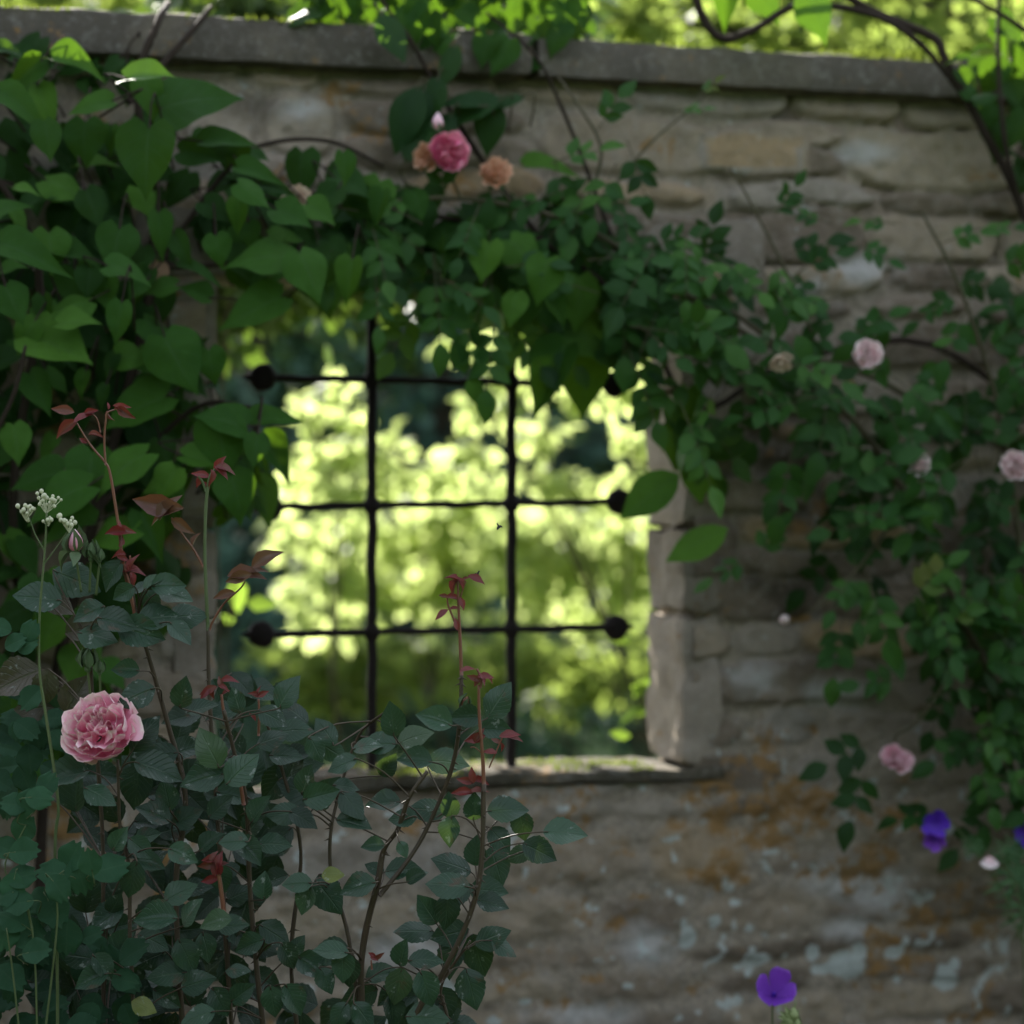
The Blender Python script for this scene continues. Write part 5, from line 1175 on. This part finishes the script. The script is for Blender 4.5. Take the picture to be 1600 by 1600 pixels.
mb.build('seed_pod', M['pod'], g1)
mb = MB(); l = [[], [], [], [], []]
for p in ((1180, 1760), (1290, 1780)): cut_leaf(l, B(*p, YG), (0, -1, .8), .05)
leaves(mb, 'blade', *l); mb.build('foliage', M['fern'], g1)

g2 = empty('cranesbill', (*W(1575, 800, .28)[:2], 0), 'cranesbill leaning from the right edge with two drooping blue-violet flowers and feathery leaves', 'cranesbill', 'cranesbills at the foot of the wall')
mb = MB(); b2 = Vector(g2.location)
tube(mb, [b2+Vector((0, 0, -.02)), W(1600, 1700, .28), W(1600, 1500, .28), W(1588, 1380, .28), W(1556, 1350, .28)], .003, .0015)
tube(mb, [W(1600, 1480, .28), W(1560, 1380, .28), W(1500, 1300, .28), W(1475, 1275, .28), W(1462, 1282, .28)], .0018, .0010)
tube(mb, [W(1600, 1480, .28), W(1625, 1400, .28), W(1612, 1320, .28), W(1598, 1308, .28)], .0018, .0010)
tube(mb, [W(1590, 1390, .28), W(1560, 1330, .28), W(1545, 1320, .28)], .0014, .0010)
mb.build('stem', M['green_stem'], g2)
cranesbill_bloom(g2, W(1463, 1284, .29), (-.2, -.8, -.1), .033, M['bluev'], seed=6, side=1.2)
cranesbill_bloom(g2, W(1458, 1306, .30), (-.1, -.8, -.6), .029, M['violet'], seed=7, side=1.8)
cranesbill_bloom(g2, W(1604, 1306, .28), (-.4, -.8, .1), .026, M['bluev'], seed=8)
mb = MB(); 
for k in range(5): leaves(mb, 'pet', [tuple(W(1546, 1338, .28))], [(random.uniform(-.5, .4), -.2, -1)], [(random.uniform(-.4, .4), -1, .1)], .024, random.random())
o = mb.build('spent_bloom', M['blush'], g2); o['label'] = 'faded pale pink flower hanging down'
mb = MB(); l = [[], [], [], [], []]
for p, s_ in (((1590, 1370), .075), ((1610, 1420), .07), ((1520, 1325), .03), ((1575, 1330), .04), ((1620, 1360), .07)): cut_leaf(l, W(*p, .28), (0, -1, .6), s_)
leaves(mb, 'blade', *l); mb.build('foliage', M['fern'], g2)

# ------------------------------------------------------------------ flies in the light of the opening
def fly(p, r, label, ang):
    t = empty('fly', p, label, 'fly', 'flies in front of the opening')
    mb = MB(); d = idir(ang); ball(mb, p, r, (.6, .6, 1.5), 8, 6, axis=d); ball(mb, Vector(p)+d*r*1.6, r*.5, (1, 1, 1), 8, 6); mb.build('body', M['fly'], t)
    for sg in (-1, 1):
        mw = MB(); leaves(mw, 'bg', [p], [tuple(idir(ang+90*sg+40*sg, .2))], [(0, -1, .4)], r*2.6, .5); mw.build('wing', M['fly'], t)
fly(tuple(B(779, 822, 3.7)), .0024, 'small dark fly hovering just left of the right upright', 120)
fly(tuple(B(746, 897, 3.62)), .0026, 'small dark fly above the tip of the tall red shoot', 60)
